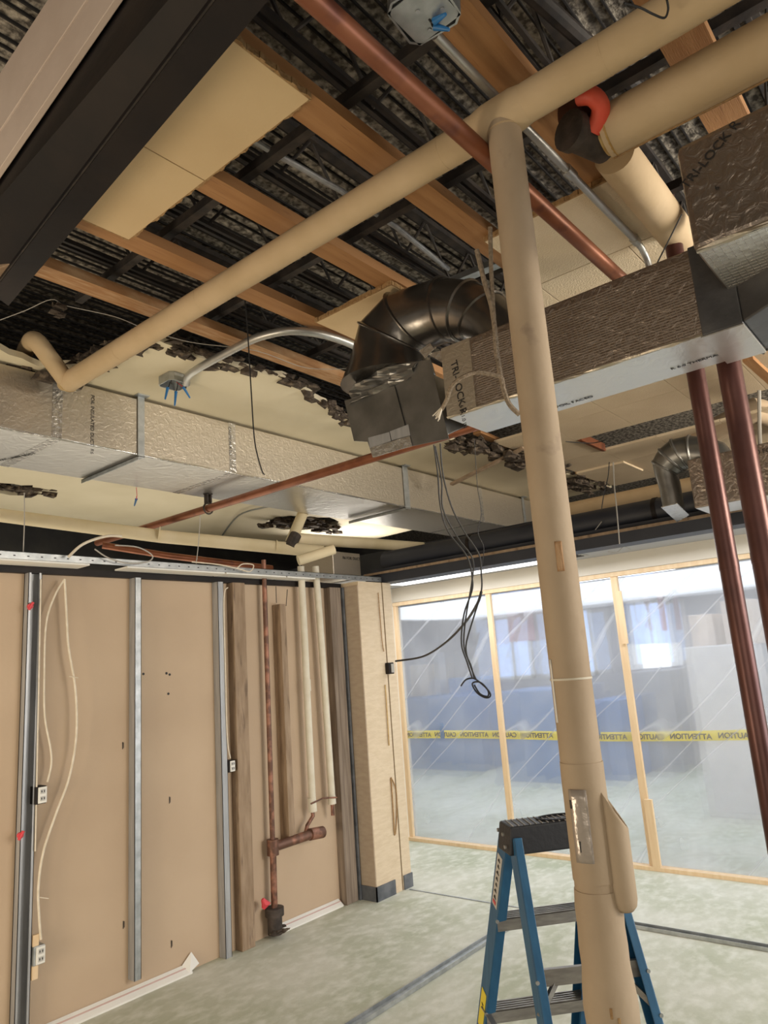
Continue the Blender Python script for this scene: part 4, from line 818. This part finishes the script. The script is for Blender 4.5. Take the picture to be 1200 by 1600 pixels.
MB().box((q0.x-.02,4.12,2.45), (4.68,4.5,2.66)).build('duct_body', M_duct, r, bevel=.005)
lettering('R6 FOIL DUCT', .035, (q0.x+.1,4.117,2.60), (1,0,0), (0,0,1), r)
one(MB().bar(P(1168,560,Z=3.38), P(1225,612,Z=3.38), .06, .03), 'hanger_board', M_furr, 'brown board crossing the ceiling tiles at the right edge', 'board')
pipe('insulated_pipe', [P(1080,690,Z=3.42), P(1180,640,Z=3.5), P(1230,660,Z=3.5)], .10, M_insc, 'beige wrapped pipe seen through the dark ceiling opening behind the thicker riser', n=18)
# ================================================================== PLASTIC WALL
def cut(v, w_, label, z0=.03, z1=2.275, x=5.83, lean=0):
    return one(MB().box((x,v-w_/2,z0), (x+.035,v+w_/2,z1)), 'pine_stud', M_pine, label, 'stud', bevel=.002)
cut(4.70, .045, 'new pine stud at the left end of the plastic wall, beside the pillar')
cut(3.565, .05, 'new pine stud of the plastic wall left of the insulated column')
cut(2.33, .055, 'new pine stud of the plastic wall right of the insulated column')
cut(1.10, .05, 'new pine stud of the plastic wall at the right edge')
one(MB().box((5.815,2.275,1.72), (5.829,2.325,2.15)), 'pine_splice', M_pine, 'short pine splice on the upper part of the stud right of the column', 'wood piece')
one(MB().box((5.80,2.26,.03), (5.829,2.32,.52)), 'pine_splice', M_pine, 'pine splice on the lower part of the stud right of the column', 'wood piece')
one(MB().box((5.82,-2,2.275), (5.87,4.72,2.312)), 'pine_plate', M_pine, 'horizontal pine batten along the top of the plastic wall', 'batten', bevel=.002)
one(MB().box((5.80,-2,0), (5.88,4.72,.03)), 'pine_plate', M_pine, 'horizontal pine batten on the floor under the plastic wall', 'batten', bevel=.002)
def plastic(y0, y1, label, seed):
    rnd = random.Random(seed); ny, nz = int((y1-y0)/.018), 126; vs = []; creases = []
    for _ in range(7): creases.append((rnd.uniform(y0, y1), rnd.uniform(.0, 2.2), rnd.uniform(.5, 1.15), rnd.uniform(.006, .016), rnd.uniform(.012, .03), rnd.uniform(.4, 1.1)))
    for j in range(nz+1):
        z = .012+j*(2.27-.012)/nz
        for i in range(ny+1):
            y = y0+(y1-y0)*i/ny; ed = min(1, (y-y0)/.12, (y1-y)/.12, (2.28-z)/.12, z/.1+.2)
            x = .010*math.sin(3.1*y+1.7*z+seed)+.006*math.sin(7*y-5*z+seed)
            for (cy, cz, an, am, wd, ln) in creases:
                dy, dz = y-cy, z-cz; u1 = dy*math.cos(an)*-1+dz*math.sin(an); v1 = dy*math.sin(an)+dz*math.cos(an)
                x += am*math.exp(-(v1/wd)**2)*math.exp(-(u1/ln)**2)
            if z < .45: x += .05*math.sin(5*y+30*z+2*math.sin(3*y))*math.exp(-((z-.17-.05*math.sin(2.1*y+seed))/.055)**2)
            vs.append((5.864+max(0, ed)*x*.5, y, z))
    mb = MB(); n = ny+1; mb.add(vs, [(j*n+i, j*n+i+1, (j+1)*n+i+1, (j+1)*n+i) for j in range(nz) for i in range(ny)])
    o = mb.build('plastic_sheet', M_poly, None, True); q = o.modifiers.new('s', 'SOLIDIFY'); q.thickness = .0012
    return tag(o, label, 'plastic sheet')
plastic(3.565, 4.72, 'left panel of clear plastic sheeting between the pillar and the first pine stud', 1)
plastic(2.33, 3.565, 'middle panel of clear plastic sheeting, partly behind the insulated column', 2)
plastic(1.10, 2.33, 'right panel of clear plastic sheeting, crossed by the two dark risers', 3)
plastic(-1.8, 1.10, 'outermost clear plastic panel at the right edge of the picture', 4)
r = thing('caution_tape', (5.91,2.5,.98), 'yellow caution tape stretched across the outside of the plastic wall, lettering reversed', 'tape')
n = 60; vs = []; fs = []
for i in range(n+1):
    y = 4.70-i*(6.4/n); zc = .985+.006*math.sin(y*2)+.018*max(0, (2.6-y)/1.3)
    vs += [(5.885,y,zc-.037), (5.885,y,zc+.037), (5.8865,y,zc-.037), (5.8865,y,zc+.037)]
for i in range(n): k = i*4; fs += [(k,k+4,k+5,k+1), (k+2,k+3,k+7,k+6), (k,k+2,k+6,k+4), (k+1,k+5,k+7,k+3)]
MB().add(vs, fs).build('ribbon', M_tape, r)
y = 4.66; k = 0
M_inkt = mat('tape_lettering', (.02,.018,.01), .6)
while y > .6:
    wd, ln = (('ATTENTION', .26), ('CAUTION', .20))[k % 2]
    zc = .985+.006*math.sin(y*2)+.018*max(0, (2.6-y)/1.3)
    lettering(wd, .056, (5.8835, y-ln, zc-.020), (0,1,0), (0,0,1), r, 'lettering', M_inkt, off=.0016)
    y -= ln+.10; k += 1
for k, (px, py) in enumerate([(691,1140), (933,1132)]):
    c = P(px, py, X=5.89)
    rr = thing('blue_clamp', c, 'small blue plastic clamp on the caution tape, ' + ('near the pillar' if k == 0 else 'just right of the insulated column'), 'clamp')
    MB().box(c+V((-.01,-.024,-.085)), c+V((.002,.024,.03))).build('body', M_blue, rr, bevel=.006)
    MB().box(c+V((-.01,-.018,.03)), c+V((.004,.018,.065))).build('grip', M_blue, rr, bevel=.005)
# ================================================================== FAR ROOM (blurred behind the plastic)
def fp(px, py, X): return P(px, py, X=X)
def far(name, x0, x1, p0, p1, m, label, cat, zfloor=False, **k):
    a = P(*p0, X=x0); b = P(*p1, X=x0); z0 = 0 if zfloor else min(a.z, b.z)
    return one(MB().box((x0,a.y,z0), (x1,b.y,max(a.z,b.z))), name, m, label, cat, bevel=.01, **k)
def farwin(n, p0, p1, x=11.56):
    a = P(*p0, X=x); b = P(*p1, X=x); z0, z1 = sorted((a.z, b.z)); z1 = min(z1, 2.4); y0, y1 = sorted((a.y, b.y))
    w_ = MB().box((x,y0,z0), (x+.04,y1,z0+.06)).box((x,y0,z1-.06), (x+.04,y1,z1)).box((x,y0,z0), (x+.04,y0+.06,z1)).box((x,y1-.06,z0), (x+.04,y1,z1)).box((x,(y0+y1)/2-.02,z0), (x+.04,(y0+y1)/2+.02,z1)).build('window_%d' % n, M_white); tag(w_, kind='structure')
    MB().box((x+.015,y0+.05,z0+.05), (x+.03,y1-.05,z1-.05)).build('pane', M_pane, w_)
farwin(1, (765,935), (835,1060)); farwin(2, (855,925), (935,1055)); farwin(3, (975,925), (1060,1040))
far('wall_poster', 11.50, 11.56, (790,945), (835,1000), M_pink, 'blurred pink poster on the far wall left of the column', 'poster')
far('wall_poster', 11.50, 11.56, (1025,925), (1042,985), M_pink, 'blurred pink banner on the far wall above the bright screen', 'poster')
far('display_screen', 10.8, 10.85, (1000,1008), (1048,1042), M_tv, 'bright square screen glowing behind the right plastic panel', 'screen')
far('blue_counter', 9.6, 10.4, (630,1090), (760,1230), M_bcab, 'blurred blue counter behind the left plastic panel', 'counter', True)
far('blue_counter', 9.0, 9.8, (785,1080), (900,1215), M_bcab, 'blurred blue counter behind the middle plastic panel', 'counter', True)
far('blue_counter', 9.4, 10.2, (920,1095), (985,1225), M_bcab, 'blurred blue counter just right of the insulated column', 'counter', True)
far('grey_cabinet', 10.2, 10.9, (985,1050), (1075,1240), M_gcab, 'blurred grey low cabinet behind the right plastic panel', 'cabinet', True)
far('grey_partition', 7.75, 8.3, (1068,1012), (1215,1275), M_pale, 'large pale grey partition panel behind the two dark risers', 'partition', True)
far('storage_box', 8.1, 8.6, (1075,962), (1120,1010), M_box, 'pale cardboard box on top of the grey partition, left one', 'box')
far('storage_box', 8.1, 8.6, (1124,940), (1185,1006), M_box, 'pale cardboard box on top of the grey partition, right one', 'box')
far('blue_display', 10.0, 10.3, (700,1060), (760,1100), M_blue, 'small saturated blue screen standing on the left blue counter', 'screen')
for k, (a, b) in enumerate([((640,1040), (672,1090)), ((676,1020), (690,1090))]):
    far('counter_item', 9.9, 10.1, a, b, (M_box, M_gcab, M_pink, M_white)[k], ['pale box standing at the left end of the left blue counter', 'tall grey item in the middle of the left blue counter', 'pink item on the middle blue counter', 'small white item under the bright screen'][k], 'box')
# ceiling lights
def panel_light(x0, x1, y0, y1, label, z=2.455):
    r = thing('ceiling_light', ((x0+x1)/2,(y0+y1)/2,z), label, 'ceiling light')
    MB().box((x0-.02,y0-.02,z-.004), (x1+.02,y1+.02,z+.004)).build('frame', M_white, r)
    MB().box((x0,y0,z-.008), (x1,y1,z-.004)).build('diffuser', M_fluor, r)
panel_light(5.15, 5.62, 2.75, 4.4, 'bright strip light on the hall ceiling left of the insulated column')
panel_light(5.10, 5.50, .1, 1.15, 'bright strip light on the hall ceiling between and right of the two risers')
panel_light(7.0, 7.5, 5.2, 7.2, 'bright ceiling light of the far room seen through the left plastic panel')
panel_light(7.2, 7.7, 2.4, 3.9, 'bright ceiling light of the far room seen through the plastic right of the column')
r = thing('ceiling_vent', (5.5,2.35,2.45), 'small dark air vent in the hall ceiling next to the strip light', 'vent')
MB().box((5.30,2.42,2.452), (5.6,2.60,2.459)).build('frame', M_greyc, r)
for i in range(5): MB().box((5.32+i*.055,2.44,2.447), (5.34+i*.055,2.58,2.452)).build('slat', M_ink, r)
# ================================================================== PILLAR DETAILS
one(MB().tube(smoothpath([P(591,926,Y=3.79), P(597,1000,Y=3.79), P(600,1018,Y=3.79)], 4), .004, 6), 'paper_tear', M_edge, 'upper tear line in the bare drywall of the pillar', 'tear')
one(MB().tube(smoothpath([P(602,1070,Y=3.79), P(606,1130,Y=3.79), P(608,1165,Y=3.79)], 4), .005, 6), 'paper_tear', M_glue, 'yellowish glue line on the pillar below the switch box', 'glue line')
one(MB().tube(smoothpath([P(611,1215,Y=3.79), P(619,1235,Y=3.79), P(620,1275,Y=3.79), P(617,1305,Y=3.79), P(614,1260,Y=3.79), P(611,1215,Y=3.79)], 4), .005, 6), 'paper_tear', M_edge, 'long oval tear low on the bare drywall pillar', 'tear')
# ================================================================== STEPLADDER
lad = thing('stepladder', (2.27,1.24,0), 'blue fibreglass stepladder with black top cap behind the insulated column', 'ladder')
l = V((.764,-.645,0)).normalized(); wv = V((.645,.764,0)).normalized(); B = V((2.109,1.292,0)); CL, CW = .33, .115
cz0, cz1 = 1.075, 1.16
def LP(a, b, z): return B+l*a+wv*b+V((0,0,z))
MB().hexa([LP(-.012,-.004,cz0), LP(CL+.012,-.004,cz0), LP(CL+.012,CW,cz0), LP(-.012,CW,cz0)], [LP(0,0,cz1), LP(CL,0,cz1), LP(CL,CW-.004,cz1), LP(0,CW-.004,cz1)]).build('top_cap', M_cap, lad, bevel=.006)
rib_ = MB()
for i in range(16): rib_.bar(LP(.012+i*.020,.006,cz1+.001), LP(.020+i*.020,CW-.010,cz1+.001), .003, .003)
rib_.build('tread_pattern', M_greyc, lad)
ring = [LP(.19+.075*math.cos(t), CW/2+.038*math.sin(t), cz1+.002) for t in [i*math.pi/12 for i in range(25)]]
MB().tube(ring, .004, 6).build('tool_recess', M_cap, lad)
for a in (.004, ): pass
for (a, b, z) in ((-.014,.030,1.135), (-.014,.075,1.14), (-.014,.018,1.10)):
    MB().tube([LP(a,b,z), LP(a-.006,b,z)], .006, 8).build('rivet', M_galv, lad)
feet = {'nl': (P(845,1600,Z=.655), LP(.006,.018,1.12)), 'fl': (P(752,1600,Z=.49), LP(.006,CW-.02,1.12)), 'nr': (P(1030,1600,Z=.63), LP(CL-.006,.018,1.12)), 'fr': (P(912,1600,Z=.44), LP(CL-.006,CW-.02,1.12))}
rail = {}
def railm(key, wd, th, name):
    f_, t_ = feet[key]; d = (f_-t_); b = t_+d*(t_.z/(-d.z)); rail[key] = (t_, b)
    out = MB(); s = 1 if key[1] == 'l' else -1
    up_ = l
    dd = (b-t_).normalized(); across = up_.cross(dd).normalized()        # channel: web faces outwards
    web = MB().bar(t_, b, wd, .004, upv=l)
    fl1 = across*(wd/2)
    web.bar(t_+fl1+l*s*th/2, b+fl1+l*s*th/2, .004, th, upv=l); web.bar(t_-fl1+l*s*th/2, b-fl1+l*s*th/2, .004, th, upv=l)
    web.build(name, M_lad, lad, bevel=.0015)
    MB().bar(b+V((0,0,.0))-dd*.05, b-dd*.002, wd+.01, th+.01, upv=l).build('foot', M_cap, lad)
railm('nl', .058, .026, 'rear_rail'); railm('nr', .055, .026, 'rear_rail'); railm('fl', .072, .030, 'front_rail'); railm('fr', .066, .030, 'front_rail')
def at(key, z):
    t_, b = rail[key]; return t_.lerp(b, (t_.z-z)/t_.z)
for z in (.845, .54, .235):
    a, b = at('fl', z), at('fr', z); o = MB()
    o.bar(a, b, .078, .006).bar(a-wv*.037+V((0,0,-.014)), b-wv*.037+V((0,0,-.014)), .004, .034).bar(a+wv*.037+V((0,0,-.010)), b+wv*.037+V((0,0,-.010)), .004, .026)
    for k in range(5): o.bar(a+wv*(-.03+k*.015)+V((0,0,.004)), b+wv*(-.03+k*.015)+V((0,0,.004)), .004, .003)
    o.build('step', M_alu, lad)
for z in (.76, .42, .16):
    a, b = at('nl', z), at('nr', z); MB().bar(a, b, .014, .045).build('rear_brace', M_alu, lad)
    if z > .2: [MB().bar(p, q, .012, .016).build('diagonal_brace', M_alu, lad) for p, q in ((a+l*.08, at('nl', z-.09)), (b-l*.08, at('nr', z-.09)))]
for s in ('l', 'r'):
    a = at('f'+s, .55); b = at('n'+s, .50); c = (a+b)/2+V((0,0,-.04))
    MB().bar(a, c, .004, .018, upv=l).bar(c, b, .004, .018, upv=l).build('spreader', M_alu, lad)
for key, zs in (('nl', (.76,.66)), ('nr', (.76,.66)), ('fl', (.845,.54))):
    for z in zs:
        p = at(key, z)+wv*(-.03 if key[0] == 'n' else -.037); MB().tube([p, p-wv*.004], .006, 8).build('rivet', M_galv, lad)
def sticker(key, z0, z1, m, name):
    t_, b = rail[key]; d = (b-t_).normalized(); ac = l.cross(d).normalized(); a = at(key, z0)-l*.0025; c = at(key, z1)-l*.0025
    return MB().hexa([a-ac*.022, a+ac*.022, c+ac*.022, c-ac*.022], [q-l*.001 for q in (a-ac*.022, a+ac*.022, c+ac*.022, c-ac*.022)]).build(name, m, lad), a, c, ac
st, a, c, ac = sticker('fl', 1.05, .885, M_stick, 'pale_sticker')
m = MB()
for k in range(7):
    p = a.lerp(c, .12+k*.12)-l*.0015; m.bar(p-ac*random.uniform(.006,.015), p+ac*random.uniform(.006,.015), .0008, .004)
    m.tube([p+V((0,0,.004)), p-l*.0005+V((0,0,.004))], .006, 8)
m.build('printed_marks', M_ink, st)
m = MB(); p = a.lerp(c, .92)-l*.002; m.bar(p-ac*.012, p+ac*.012, .001, .012); m.build('red_mark', M_red, st)
st, a, c, ac = sticker('fl', .60, .48, M_yel, 'yellow_sticker')
m = MB(); p = a.lerp(c, .35)-l*.0015; m.bar(p-ac*.008, p+ac*.008, .001, .004).bar(p+ac*.006, p-ac*.004+V((0,0,-.03)), .001, .004); m.build('printed_marks', M_ink, st)
